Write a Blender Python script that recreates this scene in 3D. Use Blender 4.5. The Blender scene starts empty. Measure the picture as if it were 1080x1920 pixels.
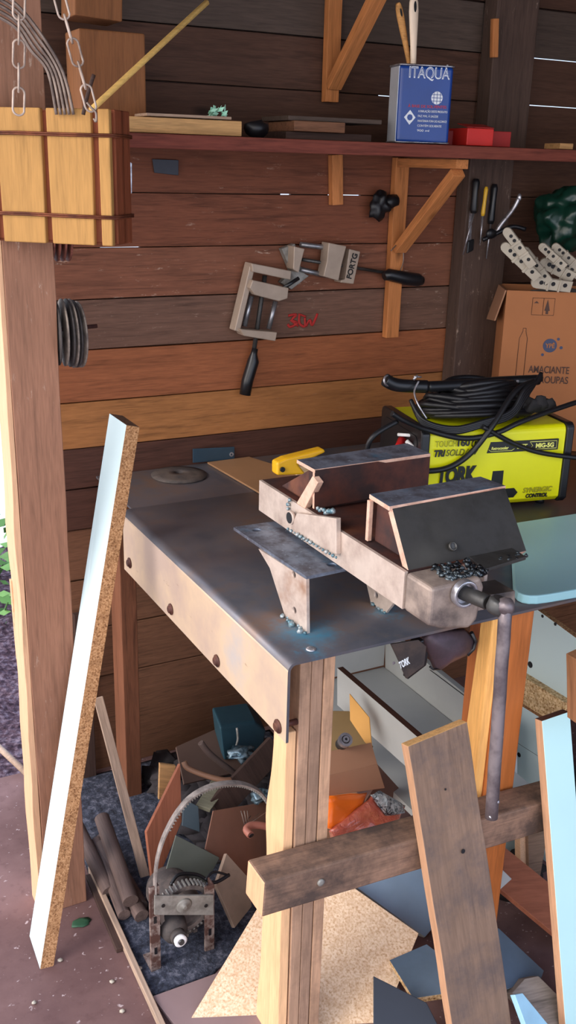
import bpy, bmesh, math, random
from mathutils import Vector, Matrix, noise
random.seed(7)
V = Vector
scn = bpy.context.scene
COL = scn.collection

# ------------------------------------------------------------------ camera
FPX = 1860.0
YAW, PITCH, ROLL = map(math.radians, (28.2, 19.4, 1.58))
CAM = V((0, 0, 1.62))
_f = V((math.sin(YAW)*math.cos(PITCH), math.cos(YAW)*math.cos(PITCH), -math.sin(PITCH)))
_r = V((math.cos(YAW), -math.sin(YAW), 0))
_d = _f.cross(_r)
CR = math.cos(ROLL)*_r - math.sin(ROLL)*_d
CD = math.sin(ROLL)*_r + math.cos(ROLL)*_d
cd = bpy.data.cameras.new('camera')
cd.sensor_fit = 'VERTICAL'; cd.sensor_height = 24.0; cd.lens = FPX/1920*24.0
cd.clip_start = 0.05; cd.clip_end = 200
cam = bpy.data.objects.new('camera', cd); COL.objects.link(cam)
M = Matrix.Identity(4)
for i in range(3):
    M[i][0] = CR[i]; M[i][1] = -CD[i]; M[i][2] = -_f[i]; M[i][3] = CAM[i]
cam.matrix_world = M
scn.camera = cam

def at(u, v, **k):
    """surveyed point: where the sight line through (u,v) meets a plane of the place"""
    d = (u-540)/FPX*CR + (v-960)/FPX*CD + _f
    ax, val = list(k.items())[0]
    i = 'xyz'.index(ax)
    return CAM + d*((val-CAM[i])/d[i])

# ------------------------------------------------------------------ world
w = bpy.data.worlds.new('sky'); scn.world = w; w.use_nodes = True
nt = w.node_tree; nt.nodes.clear()
tc = nt.nodes.new('ShaderNodeTexCoord'); sp = nt.nodes.new('ShaderNodeSeparateXYZ')
nt.links.new(tc.outputs['Generated'], sp.inputs[0])
# brighter hazy sun side to the left (-x), bluer overhead
mr = nt.nodes.new('ShaderNodeMapRange'); mr.inputs[1].default_value = 0.3; mr.inputs[2].default_value = -1.0
mr.inputs[3].default_value = 0.0; mr.inputs[4].default_value = 1.0
nt.links.new(sp.outputs[0], mr.inputs[0])
mx = nt.nodes.new('ShaderNodeMixRGB'); mx.inputs[1].default_value = (0.56, 0.66, 0.88, 1); mx.inputs[2].default_value = (2.6, 2.35, 2.1, 1)
nt.links.new(mr.outputs[0], mx.inputs[0])
mz = nt.nodes.new('ShaderNodeMapRange'); mz.inputs[1].default_value = 0.1; mz.inputs[2].default_value = 0.9
nt.links.new(sp.outputs[2], mz.inputs[0])
m2 = nt.nodes.new('ShaderNodeMixRGB'); m2.inputs[2].default_value = (0.62, 0.86, 1.35, 1)
nt.links.new(mz.outputs[0], m2.inputs[0]); nt.links.new(mx.outputs[0], m2.inputs[1])
bg = nt.nodes.new('ShaderNodeBackground'); bg.inputs[1].default_value = 1.5
nt.links.new(m2.outputs[0], bg.inputs[0])
wo = nt.nodes.new('ShaderNodeOutputWorld'); nt.links.new(bg.outputs[0], wo.inputs[0])
# veiled sun from the left and behind the viewer
sl = bpy.data.lights.new('sun', 'SUN'); sl.energy = 1.5; sl.angle = math.radians(25); sl.color = (1.0, 0.94, 0.87)
so = bpy.data.objects.new('sun', sl); COL.objects.link(so)
so.rotation_euler = V((0.78, 0.16, -0.60)).to_track_quat('-Z', 'Y').to_euler()
scn.view_settings.view_transform = 'Standard'; scn.view_settings.look = 'None'
scn.view_settings.gamma = 1; scn.view_settings.use_curve_mapping = False
scn.view_settings.exposure = 0.35

# ------------------------------------------------------------------ helpers
def meta(o, label=None, cat=None, group=None, kind=None):
    if label: o['label'] = label
    if cat: o['category'] = cat
    if group: o['group'] = group
    if kind: o['kind'] = kind
    return o

def thing(name, label, cat, loc=(0, 0, 0), mat=None, group=None):
    o = bpy.data.objects.new(name, None); COL.objects.link(o)
    o.empty_display_size = .03
    o.matrix_world = mat if mat is not None else Matrix.Translation(loc)
    o['_m'] = 0
    del o['_m']
    return meta(o, label, cat, group)

WM = {}
def wmat(o):
    if o is None: return Matrix.Identity(4)
    return wmat(o.parent) @ o.matrix_basis

class MB:
    def __init__(s): s.bm = bmesh.new(); s.mi = 0
    def _f(s, vs, smooth=False):
        try:
            f = s.bm.faces.new(vs)
        except ValueError:
            return
        f.material_index = s.mi; f.smooth = smooth
    def hexa(s, p):
        v = [s.bm.verts.new(q) for q in p]
        for q in ((3,2,1,0),(4,5,6,7),(0,1,5,4),(1,2,6,5),(2,3,7,6),(3,0,4,7)): s._f([v[i] for i in q])
    def box(s, a, b):
        x0,y0,z0 = (min(a[i],b[i]) for i in range(3)); x1,y1,z1 = (max(a[i],b[i]) for i in range(3))
        s.hexa([(x0,y0,z0),(x1,y0,z0),(x1,y1,z0),(x0,y1,z0),(x0,y0,z1),(x1,y0,z1),(x1,y1,z1),(x0,y1,z1)])
    def prism(s, pts, ext, smooth=False):
        ext = V(ext); pts = [V(p) for p in pts]
        a = [s.bm.verts.new(p) for p in pts]; b = [s.bm.verts.new(p+ext) for p in pts]
        s._f(a[::-1]); s._f(b); n = len(a)
        for i in range(n): s._f([a[i], a[(i+1)%n], b[(i+1)%n], b[i]], smooth)
    def rings(s, rings, closed_u=True, cap=True, smooth=True, loop=False):
        rv = [[s.bm.verts.new(p) for p in r] for r in rings]
        n = len(rv[0]); m = len(rv)
        for j in range(m if loop else m-1):
            A, B = rv[j], rv[(j+1)%m]
            for i in range(n if closed_u else n-1):
                s._f([A[i], A[(i+1)%n], B[(i+1)%n], B[i]], smooth)
        if cap and not loop:
            s._f(rv[0][::-1]); s._f(rv[-1])
    def tube(s, pts, r, seg=8, loop=False, flat=None):
        pts = [V(p) for p in pts]; n = len(pts); R = []
        up = None
        for i, p in enumerate(pts):
            if loop: t = pts[(i+1)%n]-pts[i-1]
            else: t = pts[min(i+1,n-1)]-pts[max(i-1,0)]
            t.normalize()
            if up is None:
                up = t.orthogonal().normalized() if flat is None else V(flat)
            u = (up - t*up.dot(t))
            if u.length < 1e-5: u = t.orthogonal()
            u.normalize(); up = u if flat is None else up
            q = t.cross(u)
            rr = r[i] if isinstance(r, (list, tuple)) else r
            R.append([p + (u*math.cos(a)+q*math.sin(a))*rr for a in [2*math.pi*k/seg for k in range(seg)]])
        s.rings(R, loop=loop)
    def strap(s, pts, nrm, w, t, loop=False):
        """flat ribbon: nrm = axis of width"""
        nrm = V(nrm).normalized(); pts = [V(p) for p in pts]; n = len(pts); R = []
        for i, p in enumerate(pts):
            tg = (pts[(i+1)%n]-pts[i-1]) if loop else pts[min(i+1,n-1)]-pts[max(i-1,0)]
            q = tg.normalized().cross(nrm).normalized()
            R.append([p+nrm*w/2+q*t/2, p-nrm*w/2+q*t/2, p-nrm*w/2-q*t/2, p+nrm*w/2-q*t/2])
        s.rings(R, loop=loop, smooth=False)
    def lathe(s, prof, o=(0,0,0), ax=(0,0,1), seg=24, smooth=True, cap=True):
        ax = V(ax).normalized(); u = ax.orthogonal().normalized(); q = ax.cross(u); o = V(o)
        s.rings([[o+ax*h+(u*math.cos(2*math.pi*k/seg)+q*math.sin(2*math.pi*k/seg))*max(r,1e-4) for k in range(seg)] for r, h in prof], smooth=smooth, cap=cap)
    def cyl(s, a, b, r, seg=16, r2=None):
        a = V(a); b = V(b); s.lathe([(r,0),(r if r2 is None else r2,(b-a).length)], a, b-a, seg)
    def ring(s, c, ax, ro, ri, h, seg=28):
        s.lathe([(ri,-h/2),(ro,-h/2),(ro,h/2),(ri,h/2),(ri,-h/2)], c, ax, seg, smooth=False, cap=False)
    def blob(s, c, r, rough=.3, sub=2, sc=(1,1,1)):
        g = bmesh.ops.create_icosphere(s.bm, subdivisions=sub, radius=1)
        sd = V((random.random()*9, random.random()*9, random.random()*9))
        for v in g['verts']:
            k = 1 + rough*noise.noise(v.co*1.8+sd)
            v.co = V(c)+V((v.co.x*sc[0], v.co.y*sc[1], v.co.z*sc[2]))*r*k
        for f in {f for v in g['verts'] for f in v.link_faces}: f.material_index = s.mi; f.smooth = True
    def build(s, name, mat, parent=None, local=False, bevel=0, seg=2, jit=0, recalc=True, autos=None):
        if recalc: bmesh.ops.recalc_face_normals(s.bm, faces=s.bm.faces)
        if jit:
            for v in s.bm.verts: v.co += V([random.uniform(-jit, jit) for _ in range(3)])
        me = bpy.data.meshes.new(name)
        if parent is None:
            c = sum((v.co for v in s.bm.verts), V())/max(len(s.bm.verts),1)
            zmin = min(v.co.z for v in s.bm.verts); c.z = zmin
            if local: c = V((0,0,0))
            for v in s.bm.verts: v.co -= c
        elif not local:
            inv = wmat(parent).inverted()
            for v in s.bm.verts: v.co = inv @ v.co
        s.bm.to_mesh(me); s.bm.free()
        for m in (mat if isinstance(mat, (list, tuple)) else [mat]): me.materials.append(m)
        o = bpy.data.objects.new(name, me); COL.objects.link(o)
        if parent is None: o.location = c
        else: o.parent = parent
        if bevel:
            b = o.modifiers.new('bevel', 'BEVEL'); b.width = bevel; b.segments = seg; b.limit_method = 'ANGLE'
        return o

def frame(o, x, y):
    """matrix with origin o, local x along x, y near y"""
    x = V(x).normalized(); y = V(y); y = (y-x*y.dot(x)).normalized(); z = x.cross(y)
    m = Matrix.Identity(4)
    for i in range(3): m[i][0]=x[i]; m[i][1]=y[i]; m[i][2]=z[i]; m[i][3]=o[i]
    return m

def place(o, mw, parent):
    if parent is not None:
        o.parent = parent; o.matrix_basis = wmat(parent).inverted() @ mw
    else: o.matrix_basis = mw
    return o

def board(name, mat, o, xe, yw, W, T, parent=None, bevel=.0015, rough=.0, n=1, mats=None):
    """plank: from corner o along to xe (length), width W toward yw, thickness T away along local z.
    rough jitters the long edges. second material on ends when mats has 2"""
    o = V(o); xe = V(xe); L = (xe-o).length
    m = frame(o, xe-o, yw)
    b = bmesh.new()
    if rough: n = max(n, 14)
    R = []
    sd = random.random()*50
    for i in range(n+1):
        x = L*i/n
        a = noise.noise(V((x*9, sd, 0)))*rough; c = noise.noise(V((x*9, 0, sd)))*rough
        R.append([b.verts.new((x, a, 0)), b.verts.new((x, W+c, 0)), b.verts.new((x, W+c, T)), b.verts.new((x, a, T))])
    for i in range(n):
        for k in range(4):
            f = b.faces.new([R[i][k], R[i][(k+1)%4], R[i+1][(k+1)%4], R[i+1][k]])
            if mats and len(mats) > 2: f.material_index = (0 if k == 0 else 2)
    for r in (R[0], R[-1]):
        f = b.faces.new(r); f.material_index = 1 if mats else 0
    bmesh.ops.recalc_face_normals(b, faces=b.faces)
    me = bpy.data.meshes.new(name); b.to_mesh(me); b.free()
    for q in (mats or [mat]): me.materials.append(q)
    ob = bpy.data.objects.new(name, me); COL.objects.link(ob)
    place(ob, m, parent)
    if bevel:
        bv = ob.modifiers.new('bevel', 'BEVEL'); bv.width = bevel; bv.segments = 2; bv.limit_method = 'ANGLE'
    return ob

def slab(name, mat, pts, T, parent=None, bevel=.001, mats=None, away=None):
    """flat sheet through 3D outline pts, thickness T going away from the viewer side"""
    pts = [V(p) for p in pts]
    nrm = V()
    for i in range(len(pts)):
        nrm += pts[i].cross(pts[(i+1)%len(pts)])
    nrm.normalize()
    cen = sum(pts, V())/len(pts)
    if abs(nrm.dot((cen-CAM).normalized())) > .12:
        pts = [CAM+(q-CAM)*((cen-CAM).dot(nrm)/(q-CAM).dot(nrm)) for q in pts]
    else:
        pts = [q-nrm*(q-cen).dot(nrm) for q in pts]
    a = V(away) if away is not None else (pts[0]-CAM)
    if nrm.dot(a) < 0: nrm = -nrm
    m = frame(pts[0], pts[1]-pts[0], pts[-1]-pts[0]); inv = m.inverted()
    b = MB(); b.prism([inv@p for p in pts], (inv.to_3x3()@nrm)*T)
    b.bm.faces.ensure_lookup_table()
    if mats:
        for i, f in enumerate(b.bm.faces): f.material_index = 0 if i < 2 else 1
    o = b.build(name, mats or mat, None, local=True, bevel=bevel)
    return place(o, m, parent)

def text(s, size, mw, mat, parent, bold=0.0, shear=0.0, ext=.0004, name='lettering', align='LEFT', width=None):
    cu = bpy.data.curves.new('t', 'FONT'); cu.body = s; cu.size = size; cu.offset = bold; cu.shear = shear
    cu.extrude = ext; cu.align_x = align
    t = bpy.data.objects.new('t', cu); COL.objects.link(t)
    dg = bpy.context.evaluated_depsgraph_get(); dg.update()
    me = bpy.data.meshes.new_from_object(t.evaluated_get(dg))
    bpy.data.objects.remove(t)
    if width:
        xs = [v.co.x for v in me.vertices]; k = width/(max(xs)-min(xs)); x0 = min(xs)
        for v in me.vertices: v.co.x = (v.co.x-x0)*k
    me.materials.clear(); me.materials.append(mat); me.name = name
    o = bpy.data.objects.new(name, me); COL.objects.link(o)
    return place(o, mw, parent)

def arc(c, u, v, r, a0, a1, n, r2=None):
    c = V(c); u = V(u); v = V(v); r2 = r2 or r
    return [c+u*math.cos(math.radians(a0+(a1-a0)*i/n))*r+v*math.sin(math.radians(a0+(a1-a0)*i/n))*r2 for i in range(n+1)]

def smooth_path(pts, n=8):
    pts = [V(p) for p in pts]; out = []
    for i in range(len(pts)-1):
        p0 = pts[max(i-1,0)]; p1 = pts[i]; p2 = pts[i+1]; p3 = pts[min(i+2,len(pts)-1)]
        for k in range(n):
            t = k/n
            out.append(.5*((2*p1)+(-p0+p2)*t+(2*p0-5*p1+4*p2-p3)*t*t+(-p0+3*p1-3*p2+p3)*t**3))
    out.append(pts[-1]); return out

# ------------------------------------------------------------------ materials
def srgb(r, g, b):
    f = lambda c: (c/255/12.92) if c/255 <= .04045 else ((c/255+.055)/1.055)**2.4
    return (f(r), f(g), f(b), 1)

class N:
    def __init__(s, name):
        s.m = bpy.data.materials.new(name); s.m.use_nodes = True; s.t = s.m.node_tree
        s.b = s.t.nodes['Principled BSDF']
    def n(s, t, **k):
        x = s.t.nodes.new(t)
        for a, v in k.items(): setattr(x, a, v)
        return x
    def l(s, a, b): s.t.links.new(a, b)
    def coords(s, scale=(1,1,1), rnd=True):
        tc = s.n('ShaderNodeTexCoord'); mp = s.n('ShaderNodeMapping'); mp.inputs['Scale'].default_value = scale
        if rnd:
            oi = s.n('ShaderNodeObjectInfo'); ml = s.n('ShaderNodeMath', operation='MULTIPLY'); ml.inputs[1].default_value = 37.0
            s.l(oi.outputs['Random'], ml.inputs[0])
            ad = s.n('ShaderNodeVectorMath', operation='ADD')
            s.l(tc.outputs['Object'], mp.inputs[0]); s.l(mp.outputs[0], ad.inputs[0]); s.l(ml.outputs[0], ad.inputs[1])
            return ad.outputs[0]
        s.l(tc.outputs['Object'], mp.inputs[0]); return mp.outputs[0]
    def noise(s, vec, scale, detail=4, rough=.55, dist=0):
        x = s.n('ShaderNodeTexNoise'); x.inputs['Scale'].default_value = scale; x.inputs['Detail'].default_value = detail
        x.inputs['Roughness'].default_value = rough; x.inputs['Distortion'].default_value = dist
        s.l(vec, x.inputs['Vector']); return x.outputs['Fac']
    def ramp(s, fac, stops):
        x = s.n('ShaderNodeValToRGB'); e = x.color_ramp.elements
        e[0].position = stops[0][0]; e[0].color = stops[0][1]; e[1].position = stops[-1][0]; e[1].color = stops[-1][1]
        for p, c in stops[1:-1]: q = e.new(p); q.color = c
        s.l(fac, x.inputs[0]); return x.outputs[0]
    def mix(s, fac, a, b, mode='MIX'):
        x = s.n('ShaderNodeMixRGB', blend_type=mode)
        for i, v in ((0, fac), (1, a), (2, b)):
            if hasattr(v, 'links') or hasattr(v, 'is_linked'): s.l(v, x.inputs[i])
            else: x.inputs[i].default_value = v
        return x.outputs[0]
    def bump(s, h, strength=.3, dist=.002):
        x = s.n('ShaderNodeBump'); x.inputs['Strength'].default_value = strength; x.inputs['Distance'].default_value = dist
        s.l(h, x.inputs['Height']); s.l(x.outputs[0], s.b.inputs['Normal'])
    def out(s, col, rough=.6, metal=0, spec=.5):
        if hasattr(col, 'is_linked'): s.l(col, s.b.inputs['Base Color'])
        else: s.b.inputs['Base Color'].default_value = col
        if hasattr(rough, 'is_linked'): s.l(rough, s.b.inputs['Roughness'])
        else: s.b.inputs['Roughness'].default_value = rough
        s.b.inputs['Metallic'].default_value = metal
        s.b.inputs['Specular IOR Level'].default_value = spec
        return s.m

WH = (1,1,1,1); BK = (0,0,0,1)
def wood(name, c, axis='x', dark=.45, light=1.25, grime=None, ga=.5, scuff=0, knots=True, rough=.7, gs=1.0, spec=.25):
    """c: base sRGB triple; grain runs along axis"""
    n = N(name); sc = {'x': (1,14,14), 'y': (14,1,14), 'z': (14,14,1)}[axis]
    vec = n.coords(sc); v2 = n.coords((1,1,1))
    b = srgb(*c); dk = tuple(b[i]*dark for i in range(3))+(1,); lt = tuple(min(b[i]*light,1) for i in range(3))+(1,)
    g1 = n.noise(vec, 5*gs, 6, .62, .6); g2 = n.noise(vec, 22*gs, 3, .5)
    col = n.ramp(g1, [(.30, dk), (.46, b), (.60, lt), (.72, b)])
    col = n.mix(.35, col, n.ramp(g2, [(.35, dk), (.65, lt)]), 'MIX')
    big = n.noise(v2, 3.2, 3, .5)
    col = n.mix(n.ramp(big, [(.35, (.45,)*3+(1,)), (.62, BK)]), col, n.mix(.5, dk, b))
    if knots:
        sc2 = {'x': (.42,1,1), 'y': (1,.42,1), 'z': (1,1,.42)}[axis]
        vo = n.n('ShaderNodeTexVoronoi'); vo.inputs['Scale'].default_value = 7; n.l(n.coords(sc2), vo.inputs['Vector'])
        col = n.mix(n.ramp(vo.outputs['Distance'], [(.03, (.85,)*3+(1,)), (.10, BK)]), col, tuple(b[i]*.22 for i in range(3))+(1,))
    if grime:
        gg = n.noise(v2, 7, 6, .7)
        col = n.mix(n.ramp(gg, [(.5-.18*ga, BK), (.62, (min(1,ga+.3),)*3+(1,))]), col, srgb(*grime))
    if scuff:
        sg = n.noise(n.coords(tuple(q*.25+1 for q in sc)), 16, 8, .78)
        msk = n.noise(v2, 3.1, 2)
        f = n.mix(1, n.ramp(sg, [(.60, BK), (.70, WH)]), n.ramp(msk, [(.48, BK), (.60, (scuff,)*3+(1,))]), 'MULTIPLY')
        col = n.mix(f, col, srgb(205,180,160))
    n.bump(n.mix(.5, g1, g2), .35, .0015)
    return n.out(col, rough, 0, spec)

def metal(name, c, c2=None, rough=.45, metallic=.7, scale=18, amt=(.42,.62), c3=None, amt3=(.55,.65), bump=.15, spots=None):
    n = N(name); v = n.coords((1,1,1)); a = n.noise(v, scale, 6, .65)
    col = srgb(*c)
    if c2: col = n.ramp(a, [(amt[0], srgb(*c)), (amt[1], srgb(*c2))])
    if c3: col = n.mix(n.ramp(n.noise(v, scale*.35, 5, .6), [(amt3[0], BK), (amt3[1], WH)]), col, srgb(*c3))
    if spots: col = n.mix(n.ramp(n.noise(v, scale*5, 3, .6), [(.64, BK), (.70, (.8,)*3+(1,))]), col, srgb(*spots))
    rr = n.ramp(a, [(.3, (rough-.1,)*3+(1,)), (.7, (min(1,rough+.2),)*3+(1,))])
    n.bump(a, bump, .001)
    return n.out(col, rr, metallic)

def plain(name, c, rough=.5, metallic=0, spec=.5, var=.12, scale=9, bump=0):
    n = N(name); b = srgb(*c); v = n.coords((1,1,1)); a = n.noise(v, scale, 5, .6)
    col = n.ramp(a, [(.3, tuple(x*(1-var) for x in b[:3])+(1,)), (.7, tuple(min(1,x*(1+var)) for x in b[:3])+(1,))])
    if bump: n.bump(n.noise(v, scale*8, 4, .6), bump, .001)
    return n.out(col, rough, metallic, spec)

def chip(name, c=(205,170,120), d=(120,80,45), l=(235,210,170), scale=150):
    n = N(name); v = n.coords((1,1,1)); a = n.noise(v, scale, 3, .7); b = n.noise(v, scale*.25, 4, .6)
    col = n.ramp(a, [(.34, srgb(*d)), (.45, srgb(*c)), (.62, srgb(*l))])
    col = n.mix(n.ramp(b, [(.40, (.35,)*3+(1,)), (.6, BK)]), col, srgb(*d))
    n.bump(a, .4, .001)
    return n.out(col, .85, 0, .2)

# wall woods (grain along x)
W_redgrey = wood('plank_wood_red_grey', (126,80,60), scuff=.9)
W_grey = wood('plank_wood_grey_brown', (112,82,68), scuff=.5)
W_orange = wood('plank_wood_orange_brown', (150,90,58))
W_yellow = wood('plank_wood_honey', (168,112,66), scuff=.25, light=1.15)
W_wine = wood('plank_wood_wine_brown', (118,70,50), scuff=.4)
W_darkred = wood('plank_wood_dark_red', (84,54,44))
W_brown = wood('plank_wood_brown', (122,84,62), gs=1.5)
W_upper = wood('plank_wood_upper_brown_shade', (84,58,46))  # darkened: shade of the upper wall is put into the wood colour
W_upper2 = wood('plank_wood_upper_grey_shade', (84,70,62))  # grey variant, darkened for the upper wall's shade as well
W_shelf = wood('shelf_wood_red_brown', (120,62,50), knots=False)
W_post = wood('post_wood_brown', (158,118,98), axis='z', scuff=.8, dark=.6, light=1.2, knots=False)
W_sap = wood('sapwood_pale', (222,176,138), axis='z', dark=.6, light=1.1, knots=False)
W_orangez = wood('bracket_wood_orange', (196,126,74), axis='x', light=1.2)
W_dim = wood('column_wood_dark', (84,66,58), axis='z', scuff=.7)
W_blockz = wood('block_wood_rust', (146,92,56), axis='z')
W_leg = wood('leg_wood_weathered', (168,132,108), axis='z', grime=(88,70,62), ga=.35, knots=False, dark=.55)
W_legtop = wood('leg_wood_grey_brown', (150,118,96), axis='z', knots=False)
W_pale = wood('pale_sawn_wood', (226,180,136), axis='z', dark=.66, light=1.12, knots=False)
W_legred = wood('leg_wood_red_brown', (120,76,54), axis='z')
W_orleg = wood('leg_wood_varnished_orange', (188,110,56), axis='z', rough=.45, spec=.5, knots=False, dark=.7)
W_orlegp = wood('leg_wood_yellow_edge', (240,178,104), axis='z', knots=False, dark=.75)
W_beam = wood('beam_wood_sooty', (150,118,98), axis='x', grime=(62,54,52), ga=.55, knots=False)
W_beamend = wood('beam_end_grain', (214,162,124), axis='y', knots=False, dark=.7)
W_lean = wood('board_wood_grey_brown', (130,106,90), axis='x', grime=(82,76,78), ga=.3, knots=False, dark=.7)
W_leanedge = wood('board_edge_tan', (190,146,114), axis='x', knots=False, dark=.65)
W_lath = wood('lath_wood_greyed', (176,150,130), axis='x', dark=.6)
W_log = wood('log_wood_dusty', (104,86,80), axis='x', knots=False)
W_dark = wood('dark_wood', (72,54,48), axis='x', knots=False)
W_tan = wood('tan_wood', (196,150,100), axis='x', knots=False)
W_endgrain = wood('sawn_end_wood', (206,160,106), axis='x', knots=False, dark=.6, gs=1.4)
W_basket = wood('basket_slat_wood', (182,136,78), axis='z', dark=.6, light=1.15)
W_basketd = wood('basket_slat_red_edge', (132,70,44), axis='z', knots=False)
W_terra = wood('stained_wood_terracotta', (152,92,68), axis='x', knots=False, dark=.8)
W_hard = plain('hardboard', (150,112,78), .6, var=.08)
W_stick = wood('stick_yellow', (236,190,110), axis='x', knots=False, dark=.7)
CHIP = chip('chipboard'); CHIPE = chip('chipboard_edge', (160,116,78), (100,66,42), (190,148,108), 260)
CHIPP = chip('pale_chipboard_face', (222,190,156), (192,152,116), (236,210,182), 210)
LAM = plain('white_laminate', (204,224,226), .35, var=.03, scale=4)
LAMC = plain('pale_aqua_laminate', (188,228,230), .35, var=.04, scale=3)
LAMG = plain('dusty_white_laminate', (176,178,176), .45, var=.08, scale=5)
LAMB2 = plain('dusty_slate_laminate', (88,106,124), .5, var=.2, scale=8)
LAMB = plain('blue_grey_laminate', (140,164,190), .5, var=.12, scale=6)
STEELW = metal('pale_worn_steel', (205,188,176), (160,140,130), .5, .35, 14, (.4,.7), (150,110,84), (.62,.74))
RUST = metal('rusty_steel', (92,52,42), (58,42,42), .6, .4, 12, (.4,.62), (130,80,54), (.58,.7))
DARKST = metal('blackened_steel', (86,86,86), (60,58,56), .42, .6, 10, (.4,.62), (92,90,86), (.5,.66))
BLUEST = metal('blued_steel', (120,132,150), (84,84,94), .42, .5, 22, (.4,.6), (70,120,150), (.55,.66), spots=(150,165,180))
CARR = metal('sooty_steel', (168,150,138), (104,92,88), .5, .35, 12, (.38,.6), (60,56,56), (.5,.62))
CUTEDGE = metal('flame_cut_edge', (226,186,164), (190,150,130), .6, .2, 30, (.4,.65))
WELD = metal('weld_bead', (34,36,40), (96,106,112), .3, .7, 60, (.45,.6), bump=.5)
WELDB = metal('weld_bead_blue', (84,118,130), (170,176,178), .45, .5, 70, (.45,.6), bump=.5)
BRIGHT = metal('bright_steel', (190,190,196), (120,110,112), .3, .8, 25, (.45,.65))
GALV = metal('dusty_zinc_plate', (156,154,148), (126,122,116), .55, .4, 30)
BLACKP = plain('black_plastic', (22,23,27), .35, var=.2)
BLACKR = plain('black_rubber', (18,18,22), .45, var=.2)
GREYP = plain('grey_cast_aluminium', (168,150,134), .5, .25, var=.12, scale=20)
SILVER = metal('silver_rod', (170,172,178), (130,130,134), .3, .8)
RED = plain('red_paint', (190,28,30), .4, var=.15)
YEL = plain('safety_yellow_paint', (222,222,10), .35, var=.03)
YELP = plain('yellow_plastic', (236,178,30), .4)
WHITEP = plain('white_paint', (235,235,235), .5)
CREAM = plain('cream_plastic', (176,166,150), .5, var=.15)
BLUEP = plain('can_blue_paint', (14,60,138), .3, var=.12)
NAVY = plain('navy_print', (40,50,84), .5)
PRINT = plain('carton_print_brown', (74,48,38), .7)
CARD = plain('corrugated_cardboard', (160,102,62), .8, var=.07, scale=5)
CARD2 = plain('brown_cardboard', (150,108,82), .8, var=.08, scale=5)
CARDY = plain('ochre_cardboard', (206,152,80), .8, var=.08)
TEAL = plain('teal_plastic', (40,72,84), .5, var=.2)
GREENB = plain('green_plastic_bag', (12,46,36), .3, var=.3)
ORANGE = plain('orange_film', (236,110,26), .3, var=.08)
PINKF = plain('salmon_film', (196,92,72), .25, var=.15)
COPPER = plain('terracotta_pipe', (160,100,84), .5)
WIRE = metal('old_wire', (150,132,120), (104,90,84), .5, .5)
COPW = metal('copper_wire', (130,72,46), (90,48,34), .5, .5)

# bench top steel: dark bluish with brown film, cyan heat stains around the welds
def bench_mat():
    n = N('bench_steel'); v = n.coords((1,1,1), rnd=False)
    a = n.noise(v, 6, 6, .6); b = n.noise(v, 26, 5, .65)
    col = n.ramp(a, [(.36, srgb(84,88,98)), (.52, srgb(104,102,108)), (.68, srgb(124,102,90))])
    col = n.mix(n.ramp(b, [(.5, BK), (.75, (.5,)*3+(1,))]), col, srgb(118,104,96))
    geo = n.n('ShaderNodeNewGeometry')
    wob = n.noise(geo.outputs['Position'], 30, 5, .7)
    for c, r, k in (((.755,1.34,.862), .105, .9), ((.925,1.35,.862), .07, .8), ((.735,1.27,.862), .06, .5)):
        d = n.n('ShaderNodeVectorMath', operation='DISTANCE'); n.l(geo.outputs['Position'], d.inputs[0]); d.inputs[1].default_value = c
        ad = n.n('ShaderNodeMath', operation='MULTIPLY_ADD'); n.l(wob, ad.inputs[0]); ad.inputs[1].default_value = .13; n.l(d.outputs['Value'], ad.inputs[2])
        f = n.ramp(ad.outputs[0], [(.055, (k,)*3+(1,)), (r+.03, BK)])
        col = n.mix(f, col, srgb(66,140,170))
    n.bump(b, .08, .001)
    rr = n.ramp(a, [(.3, (.30,)*3+(1,)), (.7, (.48,)*3+(1,))])
    return n.out(col, rr, .45)
BENCH = bench_mat()
def lip_mat():
    n = N('bench_lip_worn_steel'); v = n.coords((1,1,1), rnd=False)
    a = n.noise(v, 5, 5, .6); b = n.noise(n.coords((1,1,3),rnd=False), 16, 7, .75)
    col = n.ramp(a, [(.35, srgb(186,162,146)), (.52, srgb(206,180,152)), (.66, srgb(184,174,168))])
    col = n.mix(n.ramp(b, [(.64, BK), (.72, (.7,)*3+(1,))]), col, srgb(120,84,56))
    n.bump(b, .08, .001)
    return n.out(col, .5, .25)
LIP = lip_mat()

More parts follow.
